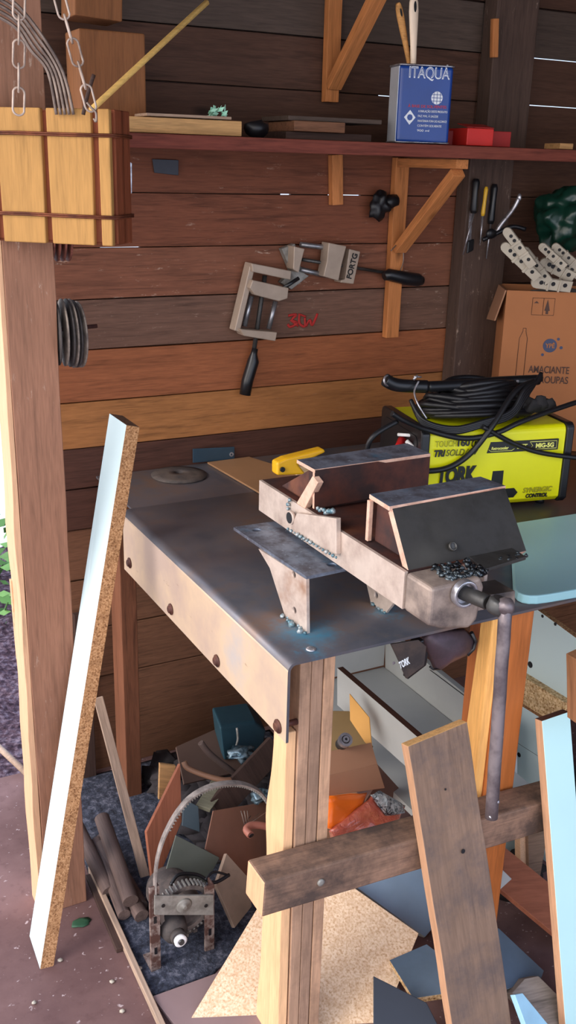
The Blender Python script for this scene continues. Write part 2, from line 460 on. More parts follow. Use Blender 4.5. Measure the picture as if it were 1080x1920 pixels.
def ground_mats():
    n = N('stained_concrete'); v = n.coords((1,1,1), rnd=False)
    a = n.noise(v, 3, 6, .6); b = n.noise(v, 70, 3, .6)
    col = n.ramp(a, [(.35, srgb(98,72,70)), (.5, srgb(116,88,84)), (.66, srgb(136,106,102))])
    col = n.mix(n.ramp(b, [(.66, BK), (.72, WH)]), col, srgb(188,168,166))
    c = n.noise(v, 34, 5, .7); col = n.mix(n.ramp(c, [(.3, (.4,)*3+(1,)), (.45, BK)]), col, srgb(90,64,62))
    n.bump(n.mix(.5, b, c), .25, .002)
    conc = n.out(col, .85, 0, .2)
    n = N('purple_brown_gravel_soil'); v = n.coords((1,1,1), rnd=False)
    a = n.noise(v, 45, 6, .7); vo = n.n('ShaderNodeTexVoronoi'); vo.inputs['Scale'].default_value = 38; n.l(v, vo.inputs['Vector'])
    col = n.ramp(a, [(.36, srgb(52,38,44)), (.5, srgb(88,68,76)), (.66, srgb(142,124,132))])
    n.bump(n.mix(.6, a, vo.outputs['Distance']), 1, .02)
    soil = n.out(col, .95, 0, .1)
    n = N('pale_dry_ground'); v = n.coords((1,1,1), rnd=False)
    col = n.ramp(n.noise(v, 2, 5), [(.4, srgb(226,218,206)), (.6, srgb(244,240,232))])
    pale = n.out(col, .9, 0, .1)
    n = N('dark_filings_dust'); v = n.coords((1,1,1), rnd=False)
    a = n.noise(v, 60, 6, .75)
    col = n.ramp(a, [(.38, srgb(38,40,50)), (.52, srgb(66,70,84)), (.68, srgb(124,124,136))])
    n.bump(a, 1, .006)
    dust = n.out(col, .8, 0, .3)
    return conc, soil, pale, dust
CONC, SOIL, PALE, DUST = ground_mats()

# ================================================================== SETTING
def struct(o, label=None):
    o['kind'] = 'structure'
    if label: o['label'] = label
    return o
b = MB(); b.box((.16,-1.5,-.12), (3.6,2.42,0)); b.box((-2.5,-1.5,-.12), (.16,1.91,0))
b2 = b
struct(b.build('floor', CONC, bevel=.004), 'stained purple-brown concrete slab')
# outside soil (bumpy) and pale ground beyond
b = MB(); nx, ny = 60, 60
g = [[b.bm.verts.new((-2.6+5.0*i/nx, 1.9+2.5*j/ny, -.09+.035*noise.noise(V((i*.45,j*.45,0)))+.02*noise.noise(V((i*1.3,j*1.3,5))))) for i in range(nx+1)] for j in range(ny+1)]
for j in range(ny):
    for i in range(nx): b._f([g[j][i], g[j][i+1], g[j+1][i+1], g[j+1][i]], True)
meta(b.build('soil', SOIL, recalc=False), 'dark purple gravelly soil beside the concrete slab', 'soil', kind='stuff')
b = MB(); b.box((-30,-20,-.3), (30,40,-.14))
struct(b.build('ground', PALE), 'pale dry ground outdoors')

YB = 2.34
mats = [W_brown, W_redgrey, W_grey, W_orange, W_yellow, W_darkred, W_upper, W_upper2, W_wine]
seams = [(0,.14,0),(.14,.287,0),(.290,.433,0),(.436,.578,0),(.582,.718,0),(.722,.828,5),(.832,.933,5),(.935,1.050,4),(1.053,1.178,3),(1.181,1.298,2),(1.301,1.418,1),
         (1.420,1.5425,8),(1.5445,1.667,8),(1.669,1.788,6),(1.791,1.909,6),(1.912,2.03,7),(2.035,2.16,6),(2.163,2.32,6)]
b = MB()
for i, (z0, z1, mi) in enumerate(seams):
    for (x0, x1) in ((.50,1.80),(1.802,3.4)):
        b.mi = mi if x0 < 1 or z0 < .9 else (6 if mi not in (7,) else 7)  # planks right of the column take the shade-darkened upper wood
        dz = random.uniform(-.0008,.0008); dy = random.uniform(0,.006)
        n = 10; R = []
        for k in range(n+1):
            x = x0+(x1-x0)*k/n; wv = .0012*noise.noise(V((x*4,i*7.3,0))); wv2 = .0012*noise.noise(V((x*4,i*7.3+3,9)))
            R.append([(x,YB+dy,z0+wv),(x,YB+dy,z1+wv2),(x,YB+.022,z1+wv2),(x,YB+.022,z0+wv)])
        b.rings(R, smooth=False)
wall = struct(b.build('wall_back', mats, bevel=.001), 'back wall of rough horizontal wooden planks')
# unseen blocking strips added outside so that only the upper joints leak daylight
b = MB()
for z in (.14,.288,.434,.58,.72,.83,.934,1.052,1.18,1.30,1.668,2.033,2.162):
    b.box((.5,YB+.024,z-.02),(3.4,YB+.034,z+.02))
b.box((.5,YB+.024,1.40),(.74,YB+.034,1.44)); b.box((.84,YB+.024,1.40),(3.4,YB+.034,1.44))
b.box((.5,YB+.024,1.52),(1.22,YB+.034,1.56)); b.box((1.25,YB+.024,1.52),(1.36,YB+.034,1.56)); b.box((1.46,YB+.024,1.52),(3.4,YB+.034,1.56))
b.box((.5,YB+.024,1.77),(.78,YB+.034,1.81)); b.box((.83,YB+.024,1.77),(1.50,YB+.034,1.81)); b.box((1.57,YB+.024,1.77),(1.62,YB+.034,1.81)); b.box((1.68,YB+.024,1.77),(1.95,YB+.034,1.81))
b.box((.5,YB+.024,1.89),(1.95,YB+.034,1.93))
b.build('batten', W_dark, wall)
# red paint scribble on the wall
b = MB()
def ws(pts, r=.004):
    p = [at(u, v, y=YB-.0005) for u, v in pts]; b.tube(smooth_path(p,4), r, 5)
ws([(541,592),(556,590),(548,600),(558,606),(545,613),(540,608)]); ws([(562,588),(562,606),(572,612),(572,596)]); ws([(574,612),(582,600),(586,610),(596,588)]); ws([(545,600),(560,612)],.003); ws([(564,590),(574,594)],.003)
for v in b.bm.verts: v.co.y = YB+.001+(v.co.y-YB)*.25
sc = b.build('red_scribble', plain('red_spray_paint', (176,44,40), .8), wall)

# unseen side wall, set close to block sky light; roof extended for shade
b = MB(); b.box((2.52,-.35,0),(2.56,2.4,2.35)); struct(b.build('wall_right_unseen', W_upper))
b = MB(); b.box((-.55,-.35,2.36),(3.5,2.8,2.39)); struct(b.build('ceiling', W_upper), 'underside of the shed roof')
# the shelf with brackets on the back wall
sh = thing('wall_shelf', 'long red-brown wooden shelf along the back wall under the paint can', 'shelf', (1.5,2.2,1.645))
b = MB(); b.box((.70,2.045,1.646),(2.515,YB-.001,1.669)); b.build('shelf_board', W_shelf, sh, bevel=.002)
b = MB(); b.box((.70,2.03,1.640),(2.515,2.045,1.6685)); b.build('front_edge', W_shelf, sh, bevel=.002)
def bar(name, mat, p0, p1, wdir, W, T, parent, **k):
    """centre-line bar"""
    p0 = V(p0); p1 = V(p1); x = (p1-p0).normalized(); wd = V(wdir); wd = (wd-x*wd.dot(x)).normalized(); z = x.cross(wd)
    return board(name, mat, p0-wd*W/2-z*T/2, p1-wd*W/2-z*T/2, wd, W, T, parent, **k)
bk = thing('shelf_bracket', 'orange triangular wooden bracket under the red-brown shelf', 'bracket', (1.56,2.3,1.166))
bar('upright', W_orangez, (1.558,YB-.012,1.166), (1.558,YB-.012,1.640), (1,0,0), .042, .022, bk)
bar('arm', W_orangez, (1.558,2.06,1.627), (1.558,YB-.024,1.627), (1,0,0), .036, .022, bk)
bar('brace', W_orangez, (1.558,2.075,1.608), (1.558,YB-.03,1.405), (1,0,0), .036, .022, bk)
bk = thing('shelf_bracket', 'dim triangular wooden bracket on the upper wall above the stacked old planks', 'bracket', (1.33,2.3,1.76))
for nme, p, q, mt in (('upright',(1.335,YB-.012,1.765),(1.335,YB-.012,2.08),W_orangez),('arm',(1.335,2.02,2.066),(1.335,YB-.024,2.066),W_orangez),('brace',(1.335,2.06,2.045),(1.335,YB-.026,1.80),W_orangez)):
    bar(nme, mt, p, q, (1,0,0), .038, .022, bk)
p0 = at(629,290,y=YB-.01); p1 = at(630,384,y=YB-.01)
meta(bar('wall_cleat', W_orangez, p0, p1, (1,0,0), .032, .022, None), 'short orange wooden cleat nailed upright under the shelf', 'cleat')
# column at the wall, right of bracket
b = MB(); b.box((1.755,YB-.055,.86),(1.905,YB-.001,1.645)); struct(b.build('trim_1', W_dim, bevel=.003), 'dark scuffed wooden column on the back wall')
b = MB(); b.box((1.80,YB-.055,1.669),(1.94,YB-.001,2.33)); struct(b.build('trim_2', W_dim, bevel=.003), 'dark wooden column above the shelf')
p0 = at(928,35,y=YB-.065); p1 = at(926,108,y=YB-.065)
meta(bar('wood_scrap', W_orangez, p0, p1, (1,0,0), .018, .014, None), 'small orange wooden strip on the dark column above the shelf', 'wood strip')

# front-left post of the shed
po = thing('corner_post', 'tall scuffed brown wooden post at the left corner, planter hanging before it', 'post', (.435,1.89,0))
struct(po)
del po['category']; po.name = 'trim_3'
board('post_timber', W_post, (.398,1.845,0), (.398,1.845,2.35), (1,0,0), .092, .075, po, rough=.002, n=24)
for o in list(po.children):
    o.data.materials[0] = wood('post_wood_brown_x', (150,108,86), axis='x', scuff=.8, dark=.6, light=1.2, knots=False)
b = MB()
n = 26; R = []
for k in range(n+1):
    z = 1.50*k/n; e = .006*noise.noise(V((z*6,3,0)))
    xo = .383+.004*z+e
    R.append([(xo,1.846,z),(.3975,1.846,z),(.3975,1.92,z),(xo,1.92,z)])
b.rings(R, smooth=False); b.build('pale_side_board', W_sap, po, bevel=.001)
meta(board('wood_lath', wood('lath_tan', (226,180,140), axis='x', knots=False, dark=.75), at(38,1318,y=1.99), at(62,1680,y=1.97), (1,0,0), .016, .012), 'pale splintery lath standing behind the left foot of the corner post', 'lath')
meta(board('wood_lath', W_sap, at(17,1085,y=1.925), at(30,1235,y=1.925), (1,0,0), .014, .012), 'short pale lath fixed to the outside of the corner post', 'lath')
b = MB(); b.tube([at(-30,1375,z=.05), at(50,1450,z=.02)], .009, 8)
meta(b.build('stick', W_lath), 'pale stick lying on the soil left of the post', 'stick')
# foliage behind
b = MB()
for i in range(260):
    c = V((.72+random.uniform(-.3,.3), 3.75+random.uniform(-.25,.35), random.uniform(-.1,.22))); r = random.uniform(.02,.05)
    d = V((random.uniform(-1,1),random.uniform(-1,1),random.uniform(-.3,1))).normalized(); s_ = d.orthogonal().normalized()
    u = d.cross(s_)*.2*r
    b.prism([c-d*r, c+s_*r*.45, c+d*r, c-s_*r*.45], u*.2)
meta(b.build('weed_clump', plain('leaf_green', (96,140,70), .6, var=.4, scale=4)), 'green weeds growing outside behind the corner post', 'weeds', kind='stuff')

# ================================================================== WORKBENCH
ZT = .86
wb = thing('workbench', 'steel-topped wooden workbench carrying the vise and yellow welder', 'workbench', (1.4,1.8,0))
# plate with folded lip
b = MB(); prof = [(.678,.713)]
R_ = .016
prof += [(.678+R_-R_*math.cos(math.radians(a)), ZT-R_+R_*math.sin(math.radians(a))) for a in range(0,91,15)]
prof += [(2.45, ZT)]
inn = [(2.45, ZT-.005)] + [(.683+(R_-.005)-(R_-.005)*math.cos(math.radians(a)), ZT-R_+(R_-.005)*math.sin(math.radians(a))) for a in range(90,-1,-15)] + [(.683,.713)]
full = prof+inn
a_ = [b.bm.verts.new((x,1.25,z)) for x, z in full]; c_ = [b.bm.verts.new((x,2.067,z)) for x, z in full]
b._f(a_[::-1]); b._f(c_)
for i in range(len(full)):
    j = (i+1)%len(full)
    b.mi = 1 if (full[i][0] < .6795 and full[j][0] < .6795) or max(full[i][1],full[j][1]) < ZT-R_*.7 else 0
    b._f([a_[i],a_[j],c_[j],c_[i]], full[i][1] > .80 and full[i][0] < .8)
b.mi = 0
b.box((.70,2.067,ZT-.005),(2.45,YB-.003,ZT))
top = b.build('steel_top', [BENCH, LIP], wb)
for (u, v) in ((239,1056),(316,1143),(402,1240),(516,1363)):
    p = at(u, v, x=.672); b = MB()
    b.lathe([(.0125,0),(.0125,.002),(.008,.0022),(.008,.006),(.006,.007)], (.6775,p.y,p.z), (-1,0,0), 12)
    b.lathe([(.0055,0),(.0055,.03)], (.683,p.y,p.z), (1,0,0), 8)
    b.build('bolt', RUST, wb)
# front left leg: three laminated boards + pale live-edge board on the left
for i, x in enumerate((.7145,.7370,.7605)):
    lg = board('leg_board' if i else 'leg_board', W_leg, (x,1.274,ZT-.006), (x-.0,1.274,0), (1,0,0), .0215, -.09, None)
    lg.data.materials[0] = wood('leg_board_%d' % i, [(178,142,116),(160,128,106),(192,152,122)][i], axis='x', grime=(112,90,76), ga=.15, knots=False, dark=.62)
    mw = lg.matrix_basis.copy(); place(lg, mw, wb)
    lg.name = 'leg'
b = MB(); n = 30; R = []
for k in range(n+1):
    z = .712*k/n
    bul = .004*noise.noise(V((z*9,1,4)))
    xl = .694
    yb = 1.322+(.71-z)*.068+.012*math.exp(-((z-.52)/.07)**2)+bul
    R.append([(xl,1.279,z),(.7125,1.277,z),(.7125,yb,z),(xl,yb,z)])
b.rings(R, smooth=False); b.build('leg', W_pale, wb, bevel=.002)['label'] = 'pale live-edge board on the leg'
# front right leg
b = MB(); b.mi = 0; b.hexa([(1.145,1.275,0),(1.212,1.275,0),(1.212,1.37,0),(1.145,1.37,0),(1.142,1.275,ZT-.006),(1.214,1.275,ZT-.006),(1.214,1.37,ZT-.006),(1.142,1.37,ZT-.006)])
b.build('leg', W_orleg, wb, bevel=.002)['label'] = 'varnished orange-brown leg'
b = MB(); b.hexa([(1.130,1.30,.0),(1.1445,1.29,.0),(1.144,1.365,.0),(1.130,1.37,.0),(1.122,1.282,ZT-.006),(1.1415,1.279,ZT-.006),(1.1415,1.31,ZT-.006),(1.122,1.315,ZT-.006)])
b.build('leg', W_orlegp, wb, bevel=.003)['label'] = 'yellow edge board of the right leg'
# rear leg
p = at(222,1300,y=2.2)
b = MB(); b.box((.700,2.17,0),(.742,2.25,ZT-.006)); b.build('leg', W_legred, wb, bevel=.002)
b = MB(); b.box((1.9,1.3,0),(1.98,1.38,ZT-.006)); b.build('leg', W_legred, wb, bevel=.002)
# rear apron
b = MB(); b.box((.745,2.25,.78),(2.4,2.29,ZT-.006)); b.build('apron', W_dark, wb)
# lower stretcher (sooty beam)
bm_ = board('stretcher', W_beam, (.617,1.205,.415), (1.285,1.205,.380), (0,0,1), .071, -.066, wb, bevel=.004, rough=.001, mats=[W_beam, W_beamend])
bm_['label'] = 'sooty square beam nailed across the legs'
b = MB(); q = at(602,1655,y=1.203); b.lathe([(.007,0),(.007,.003),(.0025,.0035)], q+V((0,.002,0)), (0,-1,0), 12); b.build('nail', GALV, wb)
b = MB(); q = at(583,1218,z=ZT); b.lathe([(.009,0),(.009,.002),(.005,.0035)], q, (0,0,1), 12); b.build('screw', BRIGHT, wb)

# ================================================================== VISE
vz = thing('bench_vise', 'home-made welded steel vise standing on the workbench front edge', 'vise', (.85,1.4,ZT))
ZP = .964
def holed(pts, holes, T, away, name, mat, parent):
    """plate with round dark holes cut as real through bores (bmesh bridging avoided: countersunk rings + bore)"""
    o = slab(name, mat, pts, T, parent, bevel=.0012, away=away)
    for (c, r) in holes:
        k = MB(); ax = V(away).normalized(); k.lathe([(r,-.02),(r,T+.02)], V(c)-ax*.0, ax, 16)
        cut = k.build('cutter', mat)
        md = o.modifiers.new('hole', 'BOOLEAN'); md.object = cut; md.operation = 'DIFFERENCE'; md.solver = 'EXACT'
        dg = bpy.context.evaluated_depsgraph_get()
        # apply now
    if holes:
        for md in [m for m in o.modifiers if m.type == 'BEVEL']: o.modifiers.remove(md)
        bpy.context.view_layer.update()
        dg = bpy.context.evaluated_depsgraph_get(); me = bpy.data.meshes.new_from_object(o.evaluated_get(dg))
        for md in list(o.modifiers):
            c = md.object; o.modifiers.remove(md); bpy.data.objects.remove(c)
        o.data = me
    return o
A = (.745,1.607,ZP); B_ = (.757,1.340,ZP)
holed([A, B_, (.96,1.352,ZP), (.96,1.60,ZP)], [((.778,1.575,ZP),.009), ((.822,1.368,ZP),.009)], .006, (0,0,-1), 'base_plate', BLUEST, vz)
fl = holed([(.7455,1.500,ZP-.006), (.7575,1.341,ZP-.006), (.7575,1.332,ZT+.0005), (.7540,1.405,ZT+.0005), (.7500,1.462,ZP-.03)],
      [(at(548,1078,x=.751),.0065), (at(548,1145,x=.751),.0065)], .006, (1,0,0), 'support_leg', STEELW, vz)
l2 = holed([(.925,1.420,.972), (.925,1.318,.972), (.925,1.318,.895), (.925,1.345,ZT+.0005), (.925,1.395,ZT+.004), (.925,1.420,.905)],
      [(at(705,1116,x=.925),.0065)], .006, (1,0,0), 'support_leg', STEELW, vz)
b = MB()
for t in range(9): b.blob((.754+random.uniform(-.006,.004),1.332+.075*t/8,ZT+.003), random.uniform(.003,.006), .5, 2)
b.build('weld_bead', WELDB, fl); b = MB()
for t in range(6): b.blob((.925+random.uniform(-.004,.004),1.345+.05*t/5,ZT+.002), random.uniform(.003,.005), .5, 1)
b.build('weld_bead', WELDB, l2)
# channel (slide)
b = MB()
X0, X1, Y0, Y1, Z0, Z1 = .822, .985, 1.15, 1.655, .972, 1.034
b.box((X0,Y0,Z0),(X0+.006,Y1,Z1)); b.box((X1-.006,Y0,Z0),(X1,Y1,Z1)); b.box((X0+.006,Y0,Z1-.006),(X1-.006,Y1,Z1))
b.bm.faces.ensure_lookup_table()
for f in b.bm.faces: f.material_index = 0
for f in list(b.bm.faces)[12:]: f.material_index = 1
ch = b.build('slide_channel', [STEELW, RUST], vz)
# left cheek plate welded to channel
ck = holed([at(556,962,x=.812), at(630,972,x=.812), at(630,1040,x=.812), at(585,1022,x=.812), at(545,990,x=.812)], [], .010, (1,0,0), 'cheek_plate', STEELW, vz)
b = MB(); p = at(548,970,x=.815); b.lathe([(.013,0),(.013,.006)], p, (-1,0,0), 16); b.mi = 1; b.lathe([(.0105,.0062),(.0105,.007)], p, (-1,0,0), 16)
b.build('pivot_hole', [STEELW, BLACKR], vz)
b = MB()
for i in range(16):
    t = i/15; u = 540+90*t; v = 992+ (1045-992)*t
    b.blob(at(u, v, x=.808), random.uniform(.002,.0042), .5, 2)
for i in range(8): b.blob(at(596+4*i, 958+random.uniform(-5,3), x=.815), random.uniform(.003,.006), .5, 1)
for i in range(5): b.blob(at(540+random.uniform(-4,6), 938+8*i, x=.818), random.uniform(.003,.005), .5, 1)
b.build('weld_bead', WELDB, vz)
# fixed jaw: angle iron + strut
ZJ = 1.114
jt = slab('fixed_jaw', BLUEST, [(.826,1.513,ZJ), (.826,1.446,ZJ), (1.078,1.452,ZJ), (1.078,1.530,ZJ)], .007, vz, away=(0,0,-1), mats=[BLUEST, CUTEDGE])
jf = slab('jaw_face', RUST, [(.826,1.446,ZJ-.0005), (1.078,1.452,ZJ-.0005), (1.078,1.452,1.046), (.828,1.446,1.040)], .007, vz, away=(0,1,0), mats=[RUST, CUTEDGE])
b = MB(); b.hexa([(.840,1.452,1.036),(1.06,1.456,1.036),(1.06,1.60,1.036),(.840,1.60,1.036),(.846,1.456,1.105),(1.06,1.46,1.105),(1.06,1.49,1.105),(.846,1.486,1.105)])
b.build('jaw_block', RUST, vz, bevel=.003)
st = slab('strut', CUTEDGE, [at(586,892,x=.824), at(596,905,x=.824), at(564,968,x=.824), at(547,958,x=.824)], .012, vz, away=(1,0,0))
# moving jaw
mj = slab('moving_jaw', BLUEST, [(.838,1.226,ZJ), (1.081,1.238,ZJ), (1.074,1.298,ZJ), (.842,1.292,ZJ)], .008, vz, away=(0,0,-1), mats=[BLUEST, CUTEDGE])
mf = slab('jaw_face', DARKST, [(.842,1.224,ZJ-.003), (1.078,1.236,ZJ-.003), (1.062,1.150,1.030), (.832,1.150,1.026)], .014, vz, away=(0,1,0), mats=[DARKST, CUTEDGE])
mf['label'] = 'dark slanted jaw face'
b = MB(); p = at(850,1024,y=1.165); b.lathe([(.0075,-.004),(.0075,.001),(.005,.001),(.005,-.001)], p, (0,-.85,.5), 16); b.build('bolt', DARKST, mf)
slab('jaw_back', CUTEDGE, [(.836,1.288,ZJ-.008), (.836,1.280,ZJ-.008), (.836,1.280,1.036), (.836,1.288,1.036)], .008, vz, away=(1,0,0))
b = MB(); b.hexa([(.848,1.165,1.036),(1.05,1.165,1.036),(1.05,1.278,1.036),(.848,1.278,1.036),(.85,1.232,1.10),(1.05,1.24,1.10),(1.05,1.280,1.10),(.85,1.28,1.10)])
b.build('jaw_block', RUST, vz, bevel=.002)
# carriage block and screw
b = MB(); pr = [(.823,.972),(.850,.962),(.902,.952),(.916,.964),(.924,1.018),(.915,1.036),(.823,1.034)]
b.prism([(x,1.082,z) for x, z in pr], (0,.067,0)); b.build('carriage', CARR, vz, bevel=.006, seg=3)
b = MB()
for i in range(120):
    x_ = random.uniform(.862,.935); b.blob((x_, 1.092+random.random()**1.5*.055, 1.034+random.uniform(-.001,.006)), random.uniform(.0025,.0055), .9, 1)
for i in range(10): b.blob((.99+.05*i/9, 1.13+random.uniform(-.01,.01), 1.034), .004, .6, 1)
b.build('weld_bead', WELD, vz)
slab('end_plate', CARR, [at(880,1122,y=1.10), at(966,1108,y=1.10), at(966,1132,y=1.10), at(884,1148,y=1.10)], .05, vz, away=(0,1,0))
slab('jaw_foot', DARKST, [(.94,1.105,1.036),(1.035,1.12,1.036),(1.04,1.17,1.036),(.95,1.16,1.036)], .006, vz, away=(0,0,-1))
c = at(866,1110,y=1.08)
b = MB(); b.lathe([(.010,0),(.0215,0),(.0215,.012),(.0165,.012),(.0165,.004)], c, (0,-1,0), 24); b.build('screw_collar', BRIGHT, vz, bevel=.001)
b = MB(); e = c+V((.012,-.075,.004)); b.lathe([(.0115,0),(.0115,.05),(.010,.052)], c, (e-c), 16); 
b.build('screw', DARKST, vz)
b = MB(); b.lathe([(.013,-.011),(.016,-.006),(.016,.007),(.012,.012)], e+V((0,.006,0)), (.25,-.2,1), 18); b.build('screw_head', DARKST, vz)
h0 = e+V((.004,-.006,.004)); h1 = at(921,1533,y=e.y-.03)
b = MB(); pts = [h0.lerp(h1, t/12) for t in range(13)]
b.tube([p+V((.001*noise.noise(p*20),0,0)) for p in pts], .0100, 14)
b.blob(h0, .014, .2, 2, (1,1,.9))
hd = metal('blackened_handle_rod', (92,82,86), (128,118,120), .35, .5, 14, (.42,.6), (220,204,196), (.58,.64))
b.build('handle', hd, vz)
b = MB()
for i in range(7): b.blob(h1+V((random.uniform(-.008,.004),random.uniform(-.005,.0),random.uniform(0,.05))), random.uniform(.002,.004), .6, 1)
b.build('weld_spatter', BRIGHT, vz)

# ================================================================== WELDER
ang = math.radians(-11.9)
ux = V((math.cos(ang), math.sin(ang), 0)); uy = V((-math.sin(ang), math.cos(ang), 0))
mw = frame((1.300,1.758,ZT), ux, uy)
wd = thing('welding_machine', 'yellow and black inverter welding machine on the right of the workbench', 'welding machine', mat=mw)
LW, DW, HW = .345, .245, .200
def shell(x0, x1, inset=0):
    pr = []
    def corner(cx, cz, r, a0, a1):
        for k in range(6):
            a = math.radians(a0+(a1-a0)*k/5); pr.append((cx+r*math.cos(a), cz+r*math.sin(a)))
    y0, y1, z0, z1 = inset, DW-inset, .012+inset, HW-inset
    pr.append((y0,z0+.012)); corner(y0+.016, z1-.016, .016, 180, 90); corner(y1-.016, z1-.016, .016, 90, 0); pr.append((y1,z0+.012)); pr.append((y1-.012,z0)); pr.append((y0+.012,z0))
    return [[(x, y, z) for y, z in pr] for x in (x0, x1)]
b = MB(); R0 = shell(0,LW)
rr = []
for t, bow in ((0,0),(.015,.0),(.25,.003),(.5,.005),(.75,.003),(.985,0),(1,0)):
    rr.append([(LW*t, (y-bow if y < DW/2 else y+bow), z) for (_, y, z) in R0[0]])
b.rings(rr, smooth=False); sb = b.build('housing', YEL, wd, local=True, bevel=.0015)
b = MB(); b.rings(shell(-.022,-.0005,-.004), smooth=False); b.build('end_frame', BLACKP, wd, local=True, bevel=.003)
b = MB(); b.rings(shell(LW+.0005,LW+.020,-.004), smooth=False); b.build('end_frame', BLACKP, wd, local=True, bevel=.003)
b = MB(); b.rings(shell(-.0235,-.0215,.018), smooth=False); fpn = b.build('front_panel', BLACKR, wd, local=True)
for (y, z) in ((.05,.05),(.12,.05),(.19,.05)):
    b = MB(); b.lathe([(.017,0),(.017,.012),(.009,.013),(.009,.002)], (-.023,y,z), (-1,0,0), 18); b.build('socket', BLACKP, fpn, local=True)
b = MB(); b.lathe([(.012,0),(.014,.018),(.010,.022)], (-.024,.045,.145), (-1,0,0), 18); b.build('knob', RED, fpn, local=True)
b = MB(); b.lathe([(.013,0),(.008,.02),(.006,.045)], (-.03,.085,.155), (-.6,-.5,-.3), 14); b.build('cable_plug', RED, wd, local=True)
b = MB(); b.cyl((-.035,.05,.165),(-.008,.01,.135),.005,10); b.cyl((-.04,.09,.17),(-.02,.06,.175),.004,10); b.blob((-.026,.005,.12),.009,.2); b.build('white_tag', WHITEP, wd, local=True)
for x in (.03,LW-.03):
    for y in (.03,DW-.03):
        b = MB(); b.lathe([(.011,0),(.011,.013)], (x,y,0), (0,0,1), 12); b.build('foot', BLACKR, wd, local=True)
# yellow frame trim at the top front edge and printed graphics on the side (local y = 0 face, facing -y)
def side(x, z, dy=-.0058): # matrix for text lying on the side face
    m = Matrix.Identity(4); m.col[0] = (1,0,0,0); m.col[1] = (0,0,1,0); m.col[2] = (0,-1,0,0); m.col[3] = (x,dy,z,1)
    return mw @ m
PB = plain('black_print', (16,16,16), .4)
PO = plain('olive_outline_print', (150,148,20), .4)
text('TOUCH', .020, side(.012,.163), PB, sb, bold=-.0001, width=.052)
text('TOUCH', .0192, side(.0125,.1633,-.0062), plain('yellow_print', (222,222,20), .35), sb, bold=-.0006, width=.051)
text('160', .022, side(.067,.163), PB, sb, bold=.0007, width=.030)
text('TRI', .021, side(.010,.141), PB, sb, bold=.0010, shear=.2, width=.028)
text('SOLDA', .021, side(.040,.141), PB, sb, bold=.0001, shear=.2, width=.058)
text('SOLDA', .0196, side(.041,.1415,-.0062), plain('yellow_print', (222,222,20), .35), sb, bold=-.0008, shear=.2, width=.056)
text('TORK', .052, side(.022,.076), PB, sb, bold=.0032, shear=.08, width=.098)
text('SYNERGIC', .017, side(.245,.040), PO, sb, bold=.0004, shear=.25, width=.078)
text('CONTROL', .013, side(.254,.027), PB, sb, bold=.0007, shear=.2, width=.058)
b = MB()
def gr(pts, dy=-.0054): b.prism([(x,dy,z) for x, z in pts], (0,.004,0))
gr([(.142,.142),(.325,.142),(.325,.168),(.150,.168)])
gr([(.160,.062),(.190,.062),(.190,.098),(.162,.098)]); gr([(.15,.030),(.222,.030),(.232,.042),(.222,.053),(.15,.053)])
# arrow icon
gr([(.104,.152),(.112,.140),(.120,.152),(.1145,.152),(.1145,.172),(.1095,.172),(.1095,.152)])
b.build('side_graphic', PB, wd, local=True)
b = MB(); 
for pts in ([(.250,.146),(.258,.155),(.250,.164),(.320,.164),(.320,.146)],):
    pp = [V((x,-.0062,z)) for x, z in pts]
    b.tube(pp, .0008, 5, loop=True)
pp = [V((x,-.0062,z)) for x, z in [(.146,.150),(.152,.146),(.205,.146),(.211,.150)]]; b.tube(pp,.0007,5)
ring = arc((.112,-.006,.166),(1,0,0),(0,0,1),.010,-50,230,16); 
b.build('outline_print', plain('pale_yellow_print', (230,230,120), .4), wd, local=True)
PY = plain('pale_yellow_print', (230,230,120), .4)
text('MIG-5G', .0145, side(.266,.1495,-.0062), PY, sb, bold=.0005, width=.047)
text('LIFT', .0145, side(.218,.1495,-.0062), PY, sb, bold=.0004, shear=.2, width=.026)
text('Retrocooler', .010, side(.152,.1495,-.0062), PY, sb, bold=.0002, shear=.2, width=.044)
b = MB(); b.tube(ring, .0012, 6); b.build('touch_icon', PB, wd, local=True)
# handle on top
b = MB(); b.rings([[(x, y, z) for (y, z) in ((.10,h),(.145,h),(.145,h+.016),(.10,h+.016))] for x, h in ((.035,.198),(.05,.232),(.09,.243),(.25,.243),(.29,.232),(.305,.198))], smooth=False)
b.build('handle', BLACKP, wd, local=True, bevel=.004)
# cable hank: lies on top of machine
hk = thing('cable_hank', 'black welding cables and torch coiled on top of the yellow welder', 'cable', mat=mw)
b = MB()
for k in range(15):
    pts = []; ph = random.random()*6; oy = random.uniform(-.01,.01)
    rx = .145-.0045*k+random.uniform(-.012,.012); ry = .098-.0035*k
    for t in range(36):
        a = 2*math.pi*t/36
        pts.append(V((.165+rx*math.cos(a)+.008*math.sin(3*a+ph), .12+oy+ry*math.sin(a), .212+.0045*k+.008*math.sin(2*a+ph)+ (.008 if math.sin(a) < 0 else 0))))
    b.tube(pts, .0072, 8, loop=True)
b.build('cable', BLACKR, hk, local=True)
def wl(pts, r, name='cable', mat=BLACKR, par=hk):
    b = MB(); inv = mw.inverted(); b.tube(smooth_path([inv@V(p) for p in pts], 8), r, 10); return b.build(name, mat, par, local=True)
yp = 1.68
def ap(u, v, d=0.0): # point d metres in front of the welder's side plane
    dr = (u-540)/FPX*CR+(v-960)/FPX*CD+_f; n_ = -uy; o_ = V((1.300,1.758,ZT))+n_*d
    return CAM+dr*((o_-CAM).dot(n_)/dr.dot(n_))
wl([ap(1100,748,-.04), ap(1040,768,-.01), ap(975,792,.012), ap(930,812,.014), ap(870,822,.014), ap(800,806,.016), ap(760,790,.03), ap(735,775,.035)], .0062)
